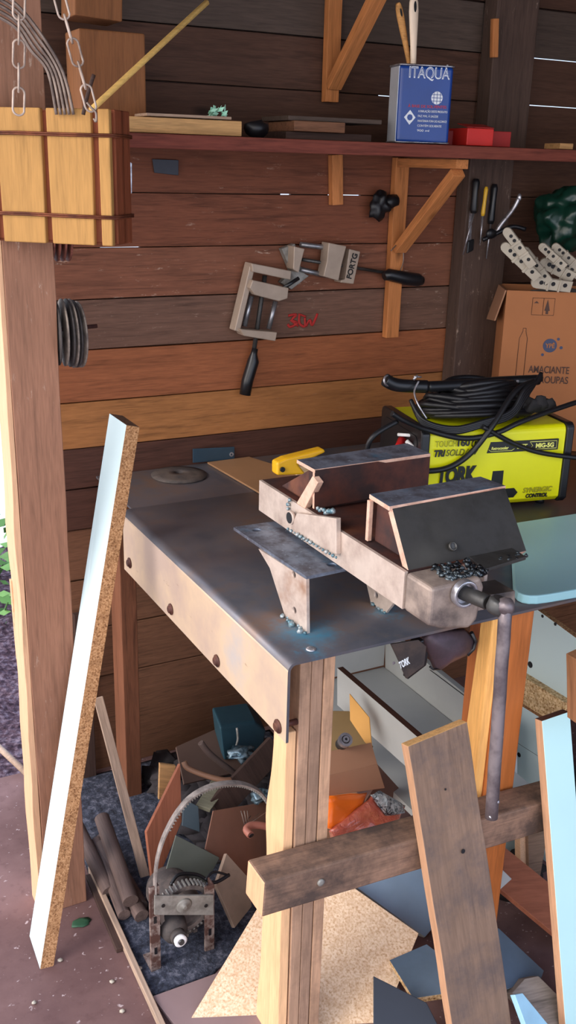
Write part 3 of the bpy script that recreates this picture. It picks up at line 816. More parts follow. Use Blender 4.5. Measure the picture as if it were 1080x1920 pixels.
wl([ap(1000,715,-.05), ap(965,735,-.02), ap(922,800,.016), ap(882,850,.014), ap(840,877,.013), ap(790,884,.02), ap(700,886,.05)], .0068)
wl([ap(905,800,.018), ap(960,830,.014), ap(1010,848,.014), ap(1080,858,.02), ap(1130,862,.03)], .0058)
wl([ap(745,790,.02), ap(700,818,.03), ap(690,850,.02), ap(720,880,.02)], .006)
# straps / loose bundle in front of hank
for k in range(4):
    wl([ap(1015,712-4*k,-.06), ap(985,728+6*k,-.02), ap(958,770+4*k,.0), ap(905,790+3*k,.01), ap(850,802+3*k,.004), ap(795,788+3*k,-.01), ap(770,750,-.05)], .0048)
# torch/electrode holder on left
t0 = ap(722,712,-.08); t1 = ap(800,725,-.08); t2 = ap(1010,712,-.10)
wl([t0, ap(745,722,-.08), t1], .0150, 'torch_handle', BLACKP)
wl([t1, ap(860,722,-.09), ap(930,716,-.10), t2], .0125, 'torch_neck', BLACKP)
b = MB(); inv = mw.inverted()
b.ring(inv@ap(727,714,-.074), (inv.to_3x3()@V((.3,-1,.3))), .013, .010, .004); b.cyl(inv@ap(775,712,-.07), inv@ap(783,704,-.07), .003, 8); b.cyl(inv@ap(776,706,-.07), inv@ap(790,707,-.07), .002, 8)
wl([ap(785,715,-.06), ap(777,735,-.05), ap(785,760,-.03), ap(800,785,-.02)], .0022, 'clamp_wire', BRIGHT)
for (u, v) in ((970,715),(1003,716)): b.lathe([(.004,0),(.003,.003)], inv@ap(u, v, -.08), (0,-1,.2), 10)
b.build('chrome_fitting', BRIGHT, hk, local=True)
b = MB()
for k in range(7): b.blob((.24+.012*k+random.uniform(-.01,.01), .03+random.uniform(-.005,.03), .225+random.uniform(-.005,.03)), .018, .8, 2, (1.2,.6,1))
b.build('cloth_strap', plain('black_strap_cloth', (34,32,34), .9, var=.3), hk, local=True)

# ================================================================== ITEMS ON THE BENCH
# light blue cutting board
zb = ZT+.0
b = MB(); T_ = .018
def rp(pts, z, r=.05, n=6):
    out = []
    for i in range(len(pts)):
        p, a, c = V(pts[i]), V(pts[i-1]), V(pts[(i+1)%len(pts)])
        r_ = r if not isinstance(r, list) else r[i]
        e1 = p+(a-p).normalized()*r_; e2 = p+(c-p).normalized()*r_
        for k in range(n+1):
            t = k/n; q = e1*(1-t)**2+p*2*t*(1-t)+e2*t*t; out.append((q.x,q.y,z))
    return out
Z2 = ZT+T_
P4 = [at(958,980,z=Z2), at(905,1118,z=Z2), at(1180,1110,z=Z2), at(1180,945,z=Z2)]
P4 = [V((1.415,1.592,0)), V((1.150,1.262,0)), V((1.52,1.232,0)), V((1.78,1.575,0))]
b.prism(rp(P4, ZT+.0008, [.01,.075,.06,.06]), (0,0,T_))
meta(b.build('cutting_board', plain('pale_blue_plastic', (150,196,204), .4, var=.03, scale=4), bevel=.003), 'pale blue plastic board with rounded corners on the bench right of the vise', 'board')
# grinding disc
b = MB(); c = V((.893,2.258,ZT+.0005)); b.lathe([(.012,0),(.070,0),(.071,.004),(.050,.006),(.030,.010),(.012,.010),(.012,0)], c, (0,0,1), 32, cap=False)
meta(b.build('grinding_disc', metal('worn_disc', (92,82,76), (66,60,60), .7, .2, 20)), 'worn grey grinding disc lying on the back left of the bench', 'disc')
meta(slab('hardboard_sheet', W_hard, [(1.00,2.325,ZT+.006), (1.125,2.330,ZT+.006), (1.20,2.10,ZT+.006), (1.02,1.96,ZT+.006)], .005, away=(0,0,-1)), 'thin brown hardboard sheet lying behind the vise', 'sheet')
p = [at(362,842,y=YB-.008), at(440,838,y=YB-.008), at(440,862,y=YB-.008), at(362,868,y=YB-.008)]
mp = slab('mending_plate', plain('blue_painted_metal', (58,80,96), .4, .4), p, .004)
meta(mp, 'narrow dark blue metal plate standing against the wall behind the disc', 'metal plate')
b = MB(); b.ring(at(434,852,y=YB-.009), (0,-1,0), .006, .003, .003, 14); b.build('screw_eye', BRIGHT, mp)
# wood block & yellow plastic clamp behind vise
z1 = ZT
meta(board('wood_block', wood('pale_offcut', (206,178,140), axis='x', knots=False), (1.16,2.12,ZT+.0005), (1.28,2.10,ZT+.0005), (0,1,0), .07, .030), 'small pale wooden offcut behind the yellow plastic handle', 'wood offcut')
yc = thing('quick_clamp', 'yellow plastic tool handle lying behind the vise jaw', 'tool', (1.08,1.9,ZT))
b = MB(); b.prism([at(520,892,y=1.90), at(520,868,y=1.90), at(537,860,y=1.90), at(608,842,y=1.90), at(612,848,y=1.90), at(560,872,y=1.90), at(575,890,y=1.90)], (0,.03,0)); b.build('grip', YELP, yc, bevel=.005, seg=3)
b = MB(); b.lathe([(.006,0),(.006,.004)], at(529,880,y=1.8985), (0,-1,0), 12); b.build('trigger_hole', BLACKR, yc)
b = MB(); b.box((1.08,1.935,ZT+.0005),(1.25,1.95,ZT+.012)); b.build('bar', BLACKP, yc)

# ================================================================== CARTON + CONTENTS (right back)
cx = V((math.cos(math.radians(-32)), math.sin(math.radians(-32)), 0)); cy = V((-cx.y, cx.x, 0))
o_ = at(950,552,y=2.16); o_.z = ZT+.001
cm = frame(o_, cx, cy)
hb = at(950,545,y=2.16).z-ZT
cb = thing('cardboard_carton', 'brown cardboard fabric softener carton behind the welder, full of white fittings', 'carton', mat=cm)
b = MB(); CW, CDp = .34, .17; t = .004
b.box((0,0,0),(CW,t,hb)); b.box((0,CDp-t,0),(CW,CDp,hb)); b.box((0,t,0),(t,CDp-t,hb)); b.box((CW-t,t,0),(CW,CDp-t,hb)); b.box((0,t,0),(CW,CDp-t,t))
cbo = b.build('carton_body', CARD, cb, local=True)
b = MB(); b.prism([(-.001,0,hb),(-.001,CDp,hb),(-.03,CDp-.02,hb-.10),(-.022,.01,hb-.085)], (-.004,0,0)); b.build('flap', CARD2, cb, local=True)
def cfm(x, z, dy=-.0012):
    m = Matrix.Identity(4); m.col[0] = (1,0,0,0); m.col[1] = (0,0,1,0); m.col[2] = (0,-1,0,0); m.col[3] = (x,dy,z,1)
    return cm @ m
def cpx(u, v): # local x,z of a point on the front face
    dr = (u-540)/FPX*CR+(v-960)/FPX*CD+_f; n_ = -cy
    p = CAM+dr*((o_-CAM).dot(n_)/dr.dot(n_)); q = cm.inverted()@p; return q.x, q.z
x_, z_ = cpx(990,698); x2_, _ = cpx(1066,704)
text('AMACIANTE', .028, cfm(x_, z_), PRINT, cbo, bold=.0004, width=x2_-x_)
x_, z_ = cpx(990,716); x2_, _ = cpx(1064,722)
text('DE ROUPAS', .028, cfm(x_, z_-.001), PRINT, cbo, bold=.0004, width=x2_-x_)
x_, z_ = cpx(1031,648)
b = MB(); b.lathe([(.019,0),(.019,.001)], (x_,0,z_), (0,-1,0), 28)
for u, v, r in ((1047,636,.004),(1052,652,.0045),(1017,665,.004)):
    a_, c_ = cpx(u, v); b.lathe([(r,0),(r,.001)], (a_,0,c_), (0,-1,0), 12)
b.build('round_logo', NAVY, cbo, local=True)
text('YPÊ', .017, cfm(x_-.013, z_-.006, -.0018), CARD, cbo, bold=.0005, width=.026)
b = MB(); a_, c_ = cpx(996,590); a2, c2 = cpx(1041,560)
def rect(x0,z0,x1,z1,r=.0008): b.tube([(x0,-.0006,z0),(x1,-.0006,z0),(x1,-.0006,z1),(x0,-.0006,z1)], r, 4, loop=True)
rect(a_,c_,a2,c2); am = (a_+a2)/2; rect(a_,c_,am,c2)
b.prism([(am+.004,-.001,c_+.012),(am+.011,-.001,c2-.003),(am+.019,-.001,c_+.012)], (0,.001,0)); b.prism([(am+.008,-.001,c_+.003),(am+.008,-.001,c_+.014),(am+.015,-.001,c_+.014),(am+.015,-.001,c_+.003)], (0,.001,0))
b.prism([(a_+.004,-.001,c2-.014),(a_+.011,-.001,c2-.008),(a_+.018,-.001,c2-.014)], (0,.001,0))
# bottle outline print
a0, c0 = cpx(975,700); _, c1 = cpx(972,615)
b.tube([(a0-.012,-.0006,c0-.02),(a0-.012,-.0006,c1-.028),(a0-.004,-.0006,c1-.008),(a0-.004,-.0006,c1),(a0+.004,-.0006,c1),(a0+.004,-.0006,c1-.008),(a0+.010,-.0006,c1-.028),(a0+.010,-.0006,c0-.02)], .0008, 4)
b.build('printed_marks', PRINT, cb, local=True)
# white fittings heaped in the carton
def fitting(a, bb, wd_, label):
    o = thing('plastic_fitting', label, 'fitting', a, group='pale plastic fittings in the carton')
    x = (V(bb)-V(a)); m = frame(a, x, (0,-.3,1)); L = x.length
    k = MB(); k.box((0,-wd_/2,0),(L,wd_/2,.011)); k.box((L*.3,-wd_/2-.002,-.003),(L*.36,wd_/2+.002,.014)); k.box((L*.62,-wd_/2-.002,-.003),(L*.68,wd_/2+.002,.014))
    k.lathe([(wd_*.5,0),(wd_*.5,.010)], (0,0,0), (0,0,1), 14)
    inv = wmat(o).inverted(); 
    for v in k.bm.verts: v.co = inv@m@v.co
    k.build('channel', CREAM, o, local=True, bevel=.001)
    for s in (.12,.25,.46,.8):
        k = MB(); k.lathe([(wd_*.2,-.0006),(wd_*.2,.0116)], (L*s,wd_*.1,0), (0,0,1), 10)
        for v in k.bm.verts: v.co = inv@m@v.co
        k.build('screw_hole', BLACKR, o, local=True)
F = [((952,434),(1000,498),.024),((948,462),(1008,520),.026),((985,470),(1030,528),.024),((1018,462),(1060,500),.022),((1042,462),(1092,506),.022),((1022,492),(1075,520),.030),((1005,528),(1070,536),.030),((1052,492),(1095,520),.026)]
dsc = ['longest pale plastic fitting sticking out at the left of the carton heap','pale plastic fitting lying second from the left in the carton heap','pale plastic fitting in the middle of the carton heap, hole end up','pale plastic fitting below the green bag in the carton heap','uppermost right pale plastic fitting leaning toward the green bag','round-ended pale plastic fitting near the heap centre','lowest pale plastic fitting lying along the carton rim','pale plastic fitting at the right edge of the heap']
for i, ((a, c), (d, e), w_) in enumerate(F):
    fitting(at(a,c,y=2.10+.01*(i%3)), at(d,e,y=2.06+.01*(i%3)), w_, dsc[i])
b = MB()
b.prism([at(960,520,y=2.15), at(1100,530,y=2.15), at(1100,565,y=2.15), at(958,560,y=2.15)], (0,.03,0)) if False else None
b.blob((2.03,2.17,1.27), .10, .5, 3, (1.3,.55,.35)); meta(b.build('crumpled_bag', plain('grey_film', (120,124,126), .4, var=.3)), 'crumpled grey plastic under the pale fittings in the carton', 'bag')
b = MB(); c = at(1062,410,y=2.20); b.blob(c, .085, .45, 5, (1.05,.8,1.0))
gb = b.build('plastic_bag', GREENB); meta(gb, 'dark green plastic bag bulging above the carton', 'bag')
m_ = gb.modifiers.new('d','DISPLACE'); tx = bpy.data.textures.new('crumple','CLOUDS'); tx.noise_scale = .022; m_.texture = tx; m_.strength = .012
# ladle-like pliers and hung tools on the column
def hung(name, label, cat, u0, v0, u1, v1, r, mats_, y=2.27, shaft=None, grp=None):
    a = at(u0,v0,y=y); c = at(u1,v1,y=y); o = thing(name, label, cat, c, group=grp)
    k = MB(); k.tube([a, a.lerp(c,.1), a.lerp(c,.5), a.lerp(c,.9), c], [r*.6,r,r*.85,r,r*.7], 10); k.build('handle', mats_, o)
    if shaft:
        s0 = at(*shaft[0],y=y); s1 = at(*shaft[1],y=y); k = MB(); k.tube([s0,s1],[shaft[2],shaft[2]*.6],8); k.build('shaft', BRIGHT, o)
hung('screwdriver','black-handled screwdriver hanging in front on the dark column','screwdriver',893,335,888,400,.011,BLACKP,shaft=((888,400),(868,478),.003))
hung('screwdriver','yellow-handled tool hanging between black ones on the dark column','screwdriver',912,350,905,405,.006,plain('dull_yellow_plastic',(214,166,40),.4),y=2.26,shaft=((905,405),(900,460),.003))
hung('screwdriver','black-handled tool hanging right of the yellow one','screwdriver',928,345,920,420,.010,BLACKP,y=2.275,shaft=((920,420),(912,485),.003))
o = thing('hand_saw', 'narrow steel blade with dark handle hanging at the left of the tools', 'saw', at(880,440,y=2.28))
slab('blade', BRIGHT, [at(883,340,y=2.285), at(888,338,y=2.285), at(884,450,y=2.285), at(876,452,y=2.285)], .002, o)
slab('handle', BLACKP, [at(878,452,y=2.28), at(890,448,y=2.28), at(888,470,y=2.28), at(876,476,y=2.28)], .014, o, bevel=.003)
o = thing('pliers', 'pliers with shiny handle hooked on the column above the carton', 'pliers', at(935,440,y=2.25))
b = MB(); b.tube(smooth_path([at(975,368,y=2.22), at(962,392,y=2.23), at(940,420,y=2.24), at(925,445,y=2.25)],5), .006, 8); b.blob(at(974,370,y=2.22), .009, .1, 2, (.7,.7,1.2)); b.build('handle', BRIGHT, o)
b = MB(); b.tube(smooth_path([at(985,430,y=2.22), at(960,425,y=2.23), at(930,438,y=2.24), at(905,450,y=2.25)],5), .006, 8); b.blob(at(922,438,y=2.24), .014, .3, 2, (1.3,.5,1)); b.build('jaw', BLACKP, o)

# ================================================================== CORNER CLAMP ON WALL
O = at(560,470,y=YB-.03)
cc = thing('corner_clamp', 'cast aluminium right-angle clamp with black handle hung on the back wall', 'clamp', O)
YC = YB-.045
def cp(u, v, dy=0): return at(u, v, y=YC+dy)
def cpoly(name, pix, T, dy=0, mat=GREYP, bevel=.002):
    k = MB(); k.prism([cp(u, v, dy) for u, v in pix], (0,T,0)); return k.build(name, mat, cc, bevel=bevel)
def q4(u, v): return (400+u/3, 430+v/3)
def Q(*ps): return [q4(u, v) for u, v in ps]
# lower arm (vertical) - back rail
cpoly('rail', Q((210,190),(240,195),(150,580),(120,570)), .035, .004)
cpoly('end_bar', Q((185,565),(360,580),(350,630),(172,600),(150,560)), .040, -.008)
cpoly('head_bar', Q((215,190),(440,235),(435,285),(222,240)), .040, -.008)
cpoly('sliding_jaw', Q((222,285),(425,330),(418,390),(370,405),(235,370),(205,330)), .036, -.012)
b = MB(); b.tube([cp(*q4(215,375),.02), cp(*q4(175,545),.02)], .0065, 10); b.tube([cp(*q4(350,405),.02), cp(*q4(312,560),.02)], .0065, 10); b.build('guide_rod', SILVER, cc)
b = MB(); b.tube([cp(*q4(290,260),.022), cp(*q4(230,670),.022)], .006, 10); b.build('screw_spindle', DARKST, cc)
b = MB(); b.tube([cp(*q4(235,670),.02), cp(*q4(228,700),.02), cp(*q4(225,740),.02), cp(*q4(192,850),.02), cp(*q4(178,930),.02)], [.008,.009,.0155,.0155,.0150], 14); b.build('handle', BLACKP, cc)
# corner body
cpoly('corner_body', Q((385,110),(460,80),(500,240),(540,262),(440,340),(380,300),(440,240)), .020, .024, GALV)
b = MB(); b.tube([cp(*q4(480,275),-.002), cp(*q4(395,330),-.002)], .005, 10); b.build('pivot_pin', BLACKP, cc)
# upper arm (horizontal)
cpoly('head_bar', Q((455,95),(515,110),(480,245),(450,225)), .040, -.008)
cpoly('sliding_jaw', Q((650,75),(750,95),(725,190),(705,290),(620,265),(640,180)), .038, -.012)
cpoly('end_bar', Q((765,110),(828,125),(790,308),(715,300),(720,285),(742,280)), .036, -.004)
b = MB(); b.tube([cp(*q4(490,85),.02), cp(*q4(700,110),.02)], .0065, 10); b.tube([cp(*q4(490,225),.02), cp(*q4(640,262),.02)], .0065, 10); b.build('guide_rod', SILVER, cc)
b = MB(); b.tube([cp(*q4(500,170),.022), cp(*q4(980,245),.022)], .0045, 10); b.build('screw_spindle', DARKST, cc)
b = MB(); b.tube([cp(*q4(960,265),.01), cp(*q4(985,255),.01), cp(*q4(1080,275),.01), cp(*q4(1150,285),.01), cp(*q4(1175,290),.01)], [.011,.016,.018,.018,.012], 14)
b.build('handle', BLACKP, cc)
pA, pB = cp(*q4(775,280),-.0055), cp(*q4(812,140),-.0055)
dirx = (pB-pA).normalized(); diry = V((0,-1,0)).cross(dirx)
text('FORTG', .022, frame(pA, dirx, diry), PB, cc, bold=.0006, width=(pB-pA).length)
# thin hanging wires near clamp handle
b = MB(); b.tube(smooth_path([at(733,470,y=YB-.05), at(752,455,y=YB-.03), at(756,490,y=YB-.03), at(745,520,y=YB-.04)],6), .0015, 6); meta(b.build('wire_loop', WIRE), 'thin wire loop hanging over the orange bracket upright', 'wire')
b = MB(); b.blob(at(712,385,y=YB-.03), .03, .6, 3, (1,.6,1.1)); b.blob(at(735,378,y=YB-.03), .022, .5, 2, (1,.6,.8)); meta(b.build('dark_rag', BLACKR), 'small dark rag hanging behind the bracket brace', 'rag')

meta(slab('metal_plate', plain('dark_slate_metal', (58,60,68), .5, .3), [at(286,298,y=YB-.006), at(335,300,y=YB-.006), at(335,329,y=YB-.006), at(290,324,y=YB-.006)], .005), 'small dark metal plate on the wall right below the left end of the shelf', 'metal plate')
meta(slab('saw_blade', BRIGHT, [at(240,300,y=2.1), at(248,306,y=2.1), at(248,362,y=2.1), at(244,366,y=2.1)], .002), 'thin grey blade hanging beside the planter', 'blade')
# ================================================================== ON THE SHELF
ZS = 1.670
bw = thing('end_grain_board', 'thick light board with end grain showing at the left end of the shelf', 'board', (.84,2.15,ZS))
board('plank', W_endgrain, (.712,2.07,ZS+.0005), (.968,2.062,ZS+.0005), (0,0,1), .030, -.20, bw)
meta(board('plank_offcut', W_lath, (.76,2.08,ZS+.033), (.95,2.075,ZS+.033), (0,0,1), .006, -.12), 'thin pale strip lying on the end-grain board', 'strip')
b = MB(); c = at(405,215,y=2.13)  # film scraps added in place of a bright see-through gap to foliage
for i in range(40):
    p = c+V((random.uniform(-.015,.015),random.uniform(-.02,.02),random.uniform(-.014,.014))); d = V((random.uniform(-1,1),random.uniform(-1,1),random.uniform(-1,1))).normalized()*.009; e = d.orthogonal().normalized()*.005
    b.prism([p-d,p+e,p+d,p-e], d.cross(e).normalized()*.0005)
meta(b.build('gap_light_scraps', plain('pale_green_gap_light', (190,250,224), .2, var=.1)), 'small green-white film scraps standing in for a bright gap above the end-grain board', 'film')
for i, (u, v, l, t) in enumerate(((555,213,.27,.012),(560,224,.11,.022),(610,246,.2,.014),(552,250,.24,.012))):
    pass
PL = [(1.105,2.12,.225,.016,.0,'bottom old dark plank in the pile left of the blue can',W_dark),(1.115,2.10,.13,.022,.0165,'short brown plank in the pile left of the blue can',W_brown),(1.105,2.11,.245,.010,.039,'topmost long plank in the pile left of the blue can',W_upper2)]
for x, y, L, T_, z, lb, mt in PL:
    meta(board('old_plank', mt, (x,y,ZS+z+.0005), (x+L,y-.004,ZS+z+.0005), (0,0,1), T_, -.14), lb, 'plank', 'old planks piled on the shelf')
b = MB(); b.blob((1.02,2.10,ZS+.018), .022, .6, 2, (1.3,1,.8)); meta(b.build('rag', BLACKR), 'small dark crumpled scrap on the shelf between the board and planks', 'scrap')
# timber block on shelf left
meta(board('timber_block', W_blockz, at(147,52,y=2.16), at(147,52,y=2.16)+V((0,0,-(at(147,52,y=2.16).z-ZS-.001))), (1,0,0), .142, -.10, None, bevel=.004), 'rust-brown upright timber block standing on the shelf behind the planter', 'timber block')
meta(board('timber_beam', W_blockz, at(140,28,y=2.16), at(140,-120,y=2.16), (1,0,0), .10, .1, None, bevel=.003), 'end of another rust-brown timber above the upright block', 'timber beam')
bpy.data.objects['timber_block'].data.materials[0] = bpy.data.objects['timber_beam'].data.materials[0] = wood('block_wood_rust_x', (138,90,56), axis='x', dark=.6)
# paint can
can = thing('thinner_can', 'blue rectangular solvent can holding two paintbrushes on the shelf', 'can', mat=frame((1.372,2.075,ZS+.0005), V((math.cos(math.radians(-14)),math.sin(math.radians(-14)),0)), V((0,1,0))))
cmw = can.matrix_basis.copy()
CWd, CH = .132, .168
b = MB(); b.prism([(0,0,0),(CWd,0,0),(CWd,.07,0),(0,.07,0)], (0,0,CH))
bod = b.build('can_body', BLUEP, can, local=True, bevel=.008, seg=4)
b = MB(); b.prism([(-.0008,.006,.003),(-.0008,.064,.003),(-.0008,.064,CH-.003),(-.0008,.006,CH-.003)], (.002,0,0)); b.build('silver_side', plain('tin_side',(196,200,208),.4,.2), can, local=True)
b = MB()
pr = rp([(-.002,-.002,0),(CWd+.002,-.002,0),(CWd+.002,.072,0),(-.002,.072,0)], CH, .012, 4); b.tube(pr, .0022, 6, loop=True); b.build('rim', BRIGHT, can, local=True); b = MB(); pr = rp([(-.002,-.002,0),(CWd+.002,-.002,0),(CWd+.002,.072,0),(-.002,.072,0)], .002, .012, 4); b.tube(pr, .0018, 6, loop=True)
b.build('rim', BRIGHT, can, local=True)
def cn(x, z, dy=-.0006):
    m = Matrix.Identity(4); m.col[0] = (1,0,0,0); m.col[1] = (0,0,1,0); m.col[2] = (0,-1,0,0); m.col[3] = (x,dy,z,1)
    return cmw @ m
WP = plain('white_print', (225,230,235), .5)
text('ITAQUÁ', .034, cn(.022,.141), WP, bod, bold=.0006, width=.100)
text('ITAQUÁ', .031, cn(.0232,.1425,-.0012), BLUEP, bod, bold=-.0008, width=.0975)
b = MB(); pz = [(CWd*.69,.108)]
b.lathe([(.014,0),(.014,.0008)], (.094,0,.100), (0,-1,0), 24); b.build('globe_mark', WP, bod, local=True); b = MB()
b.prism([(.030,-.0008,.040),(.044,-.0008,.056),(.030,-.0008,.072),(.016,-.0008,.056)][::1], (0,.001,0))
dmk = b.build('diamond_mark', WP, bod, local=True)
b = MB()
for dx in (-.008,0,.008): b.box((.094+dx-.0006,-.0012,.087),(.094+dx+.0006,-.0004,.113))
for dz in (-.007,0,.007): b.box((.081,-.0012,.100+dz-.0006),(.107,-.0004,.100+dz+.0006))
b.build('emblem_lines', BLUEP, bod, local=True)
b = MB(); b.lathe([(.007,0),(.007,.0005)], (.030,-.0008,.056), (0,-1,0), 8); b.build('diamond_centre', BLUEP, bod, local=True)
text('À BASE DE SOLVENTES', .0085, cn(.024,.078), RED, bod, width=.095)
for i, s in enumerate(('A INALAÇÃO DESTE PRODUTO','FAZ MAL À SAÚDE','MANTENHA FORA DO ALCANCE','CONTÉM SOLVENTE','900 ml')):
    text(s, .0068, cn(.050,.068-.0105*i), WP, bod, width=[.072,.050,.072,.06,.03][i])
def brush(px0, px1, label, wmax, mt, dy):
    a = at(*px0, y=2.105+dy); c = at(*px1, y=2.105+dy); o = thing('paintbrush', label, 'paintbrush', c, group=None)
    L = (a-c).length; m = frame(c-(a-c).normalized()*.03, (a-c), (1,0,0)); k = MB()
    R = []
    for s, wv in ((0,.5),(.15,.55),(.35,.62),(.6,.85),(.8,1),(.92,.9),(.98,.6),(1,.3)):
        hw = wmax*wv/2; x = (L+.03)*s; R.append([(x, hw*math.cos(q), .006*math.sin(q)) for q in [2*math.pi*j/12 for j in range(12)]])
    k.rings(R)
    inv = wmat(o).inverted()
    for v in k.bm.verts: v.co = inv@m@v.co
    k.build('handle', mt, o, local=True)
    k = MB(); x = (L+.03)*.86; k.rings([[(x+wmax*.45*math.cos(q), wmax*.13*math.sin(q), zz) for q in [2*math.pi*j/12 for j in range(12)]] for zz in (-.0068,.0068)], smooth=False)
    for v in k.bm.verts: v.co = inv@m@v.co
    k.build('hanging_hole', BLACKR, o, local=True)
brush((776,-8),(775,112),'whitish paintbrush handle standing upright in the blue can', .026, plain('pale_brush_wood',(240,216,190),.5), 0)
brush((746,5),(766,112),'tan paintbrush handle leaning left in the blue can', .020, wood('tan_brush_wood',(206,150,90),axis='x',knots=False), .02)
# red boxes
rb = thing('red_box', 'bright red cardboard box at the right of the shelf', 'box', mat=frame((1.555,2.075,ZS+.0005), (1,-.10,0), (0,1,0)))
b = MB(); b.box((.02,0,0),(.095,.09,.040)); b.build('box_body', plain('red_card',(200,40,34),.5), rb, local=True, bevel=.002)
b = MB(); b.prism([(.02,0,.041),(.095,0,.041),(.095,.05,.050),(.02,.05,.050)], (0,0,.001)); b.build('lid_flap', RED, rb, local=True)
meta(board('red_packet', plain('dark_red_card',(150,34,32),.6), (1.655,2.09,ZS+.0005), (1.72,2.085,ZS+.0005), (0,0,1), .036, -.07), 'smaller darker red packet right of the red box', 'packet')
meta(board('red_packet', plain('deep_red_card',(120,26,30),.6), (1.515,2.13,ZS+.0005), (1.572,2.125,ZS+.0005), (0,0,1), .034, -.07), 'deep red packet between the blue can and the red box', 'packet')
meta(board('wood_offcut', W_tan, (1.86,2.06,ZS+.0005), (1.90,2.055,ZS+.0005), (0,0,1), .014, -.07), 'tiny tan wooden offcut at the far right of the shelf', 'offcut')

# ================================================================== HANGING PLANTER
th = math.radians(-40)
px_ = V((math.cos(th), math.sin(th), 0)); py_ = V((-px_.y, px_.x, 0))
po_ = at(207,204,y=1.66)-px_*.235; po_.z -= .215
pm = frame(po_, px_, py_)
pl = thing('hanging_planter', 'square basket of varnished wooden slats hanging on chains before the post', 'planter', mat=pm)
PWd, PH, PD = .235, .215, .085
b = MB()
xs = [0]
x = 0
for wdt, gap in ((.020,.012),(.080,.010),(.078,.012),(.020,0)):
    b.mi = 0; b.rings([[(x+wdt*.5+(hx*wdt/2)*s, yy, z) for hx, yy in ((-1,0),(1,0),(1,.012),(-1,.012))] for z, s in ((0,.97),(PH*.5,1),(PH,1))], smooth=False)
    x += wdt+gap
b.mi = 1; b.box((.003,.010,.004),(PWd-.004,.018,PH-.004))
for yy in (.03,.055): b.box((PWd-.012,yy-.012,.002),(PWd,yy+.026,PH))
b.box((0,.012,.002),(.012,PD,PH)); b.box((0,PD-.012,0),(PWd,PD,PH)); b.box((PWd-.014,.014,.004),(PWd-.004,PD,PH-.006)); b.box((.004,.016,0),(PWd-.004,PD-.01,.012))
b.build('slat_body', [W_basket, W_basketd], pl, local=True, bevel=.002)
b = MB()
for z in (PH-.042, .045):
    for dz in (0,.003):
        b.tube([(-.003,-.002,z+dz),(PWd*.3,-.004,z+dz+.001),(PWd*.7,-.003,z+dz),(PWd+.003,-.002,z+dz),(PWd+.003,PD,z+dz),(-.003,PD,z+dz)], .0018, 6, loop=True)
b.build('wire_band', COPW, pl, local=True)
def chain(p0, p1, n_, name='chain'):
    b = MB(); p0 = V(p0); p1 = V(p1); d = (p1-p0).normalized(); L = (p1-p0).length/n_
    for i in range(n_):
        c = p0.lerp(p1, (i+.5)/n_); s_ = (V((1,-.2,0)) if i%2 else V((.25,1,0))); s_ = (s_-d*s_.dot(d)).normalized()
        h = L*.60; r = .0085; pts = []
        for k in range(16):
            a = 2*math.pi*k/16; off = (h-r)*(1 if math.sin(a) > 0 else -1)
            pts.append(c+s_*r*math.cos(a)+d*(r*math.sin(a)+off))
        b.tube(pts, .0017, 8, loop=True)
    return b.build(name, metal('chain_steel',(190,170,156),(140,120,108),.5,.3), pl)
chain(at(36,-60,y=1.60), at(35,212,y=1.60), 6)
chain(at(95,-60,y=1.60), at(172,205,y=1.60), 6)
b = MB(); b.tube(smooth_path([at(163,192,y=1.595), at(172,203,y=1.592), at(180,212,y=1.590), at(180,228,y=1.592), at(176,222,y=1.594)],6), .0018, 6); b.build('hook', WIRE, pl)
b = MB(); a = at(388,4,y=1.72); c = at(186,192,y=1.63); c2 = c+(c-a).normalized()*.02; b.tube([a, c, c2], .0052, 6)
meta(b.build('cane', W_stick), 'yellow bamboo cane sticking up diagonally out of the planter', 'cane')
b = MB(); b.tube(smooth_path([at(176,140,y=1.64), at(165,175,y=1.64), at(156,215,y=1.64)],4), .003, 6); meta(b.build('twig', W_dark), 'short dark twig standing in the planter beside the cane', 'twig')
for i in range(5):
    b = MB(); o_y = 1.70
    o_y = 1.69+.006*i; pts = [at(-20,-22+11*i,y=o_y), at(30,8+11*i,y=o_y), at(78-5*i,66+7*i,y=o_y), at(118-7*i,135,y=o_y), at(138-8*i,215,y=o_y)]
    b.tube(smooth_path(pts,6), .0026, 6)
    meta(b.build('bent_wire', WIRE), ['uppermost','second','middle','fourth','lowest'][i]+' of the bent grey wires arching into the planter', 'wire', 'bent wires arching into the planter')
# abrasive discs hung on the post's right side
for i in range(6):
    b = MB(); x = .497+.0105*i; c = V((x+.004*math.sin(i), 1.885+.004*i, 1.303-.002*i))
    b.lathe([(.011,0),(.066-.001*abs(i-3),0),(.066-.001*abs(i-3),.003),(.011,.003),(.011,0)], c, (1,-.12+.02*i,0), 28, cap=False)
    meta(b.build('cutting_disc', [metal('disc_dark',(70,64,62),(50,46,46),.7,.1,40), metal('disc_grey',(150,136,124),(104,94,88),.7,.1,40)][i%2]), ['leftmost','second','third','fourth','fifth','rightmost'][i]+' worn cutting disc in the row hung beside the post', 'disc', 'cutting discs hung beside the post')
for i in range(4):
    b = MB(); x = .497+.011*i; c = V((x, 1.90, 1.495))
    b.lathe([(.011,0),(.062,0),(.062,.003),(.011,.003),(.011,0)], c, (1,-.1,0), 28, cap=False)
    meta(b.build('sanding_disc', metal('disc_rust',(150,90,74),(110,64,54),.7,.1,40)), ['leftmost','second','third','rightmost'][i]+' reddish sanding disc half hidden behind the planter', 'disc', 'sanding discs behind the planter')
b = MB(); b.cyl((.49,1.89,1.306),(.58,1.89,1.31),.004,8); b.cyl((.49,1.90,1.50),(.56,1.90,1.50),.004,8)
struct(b.build('trim_4', RUST), 'long nails in the post')

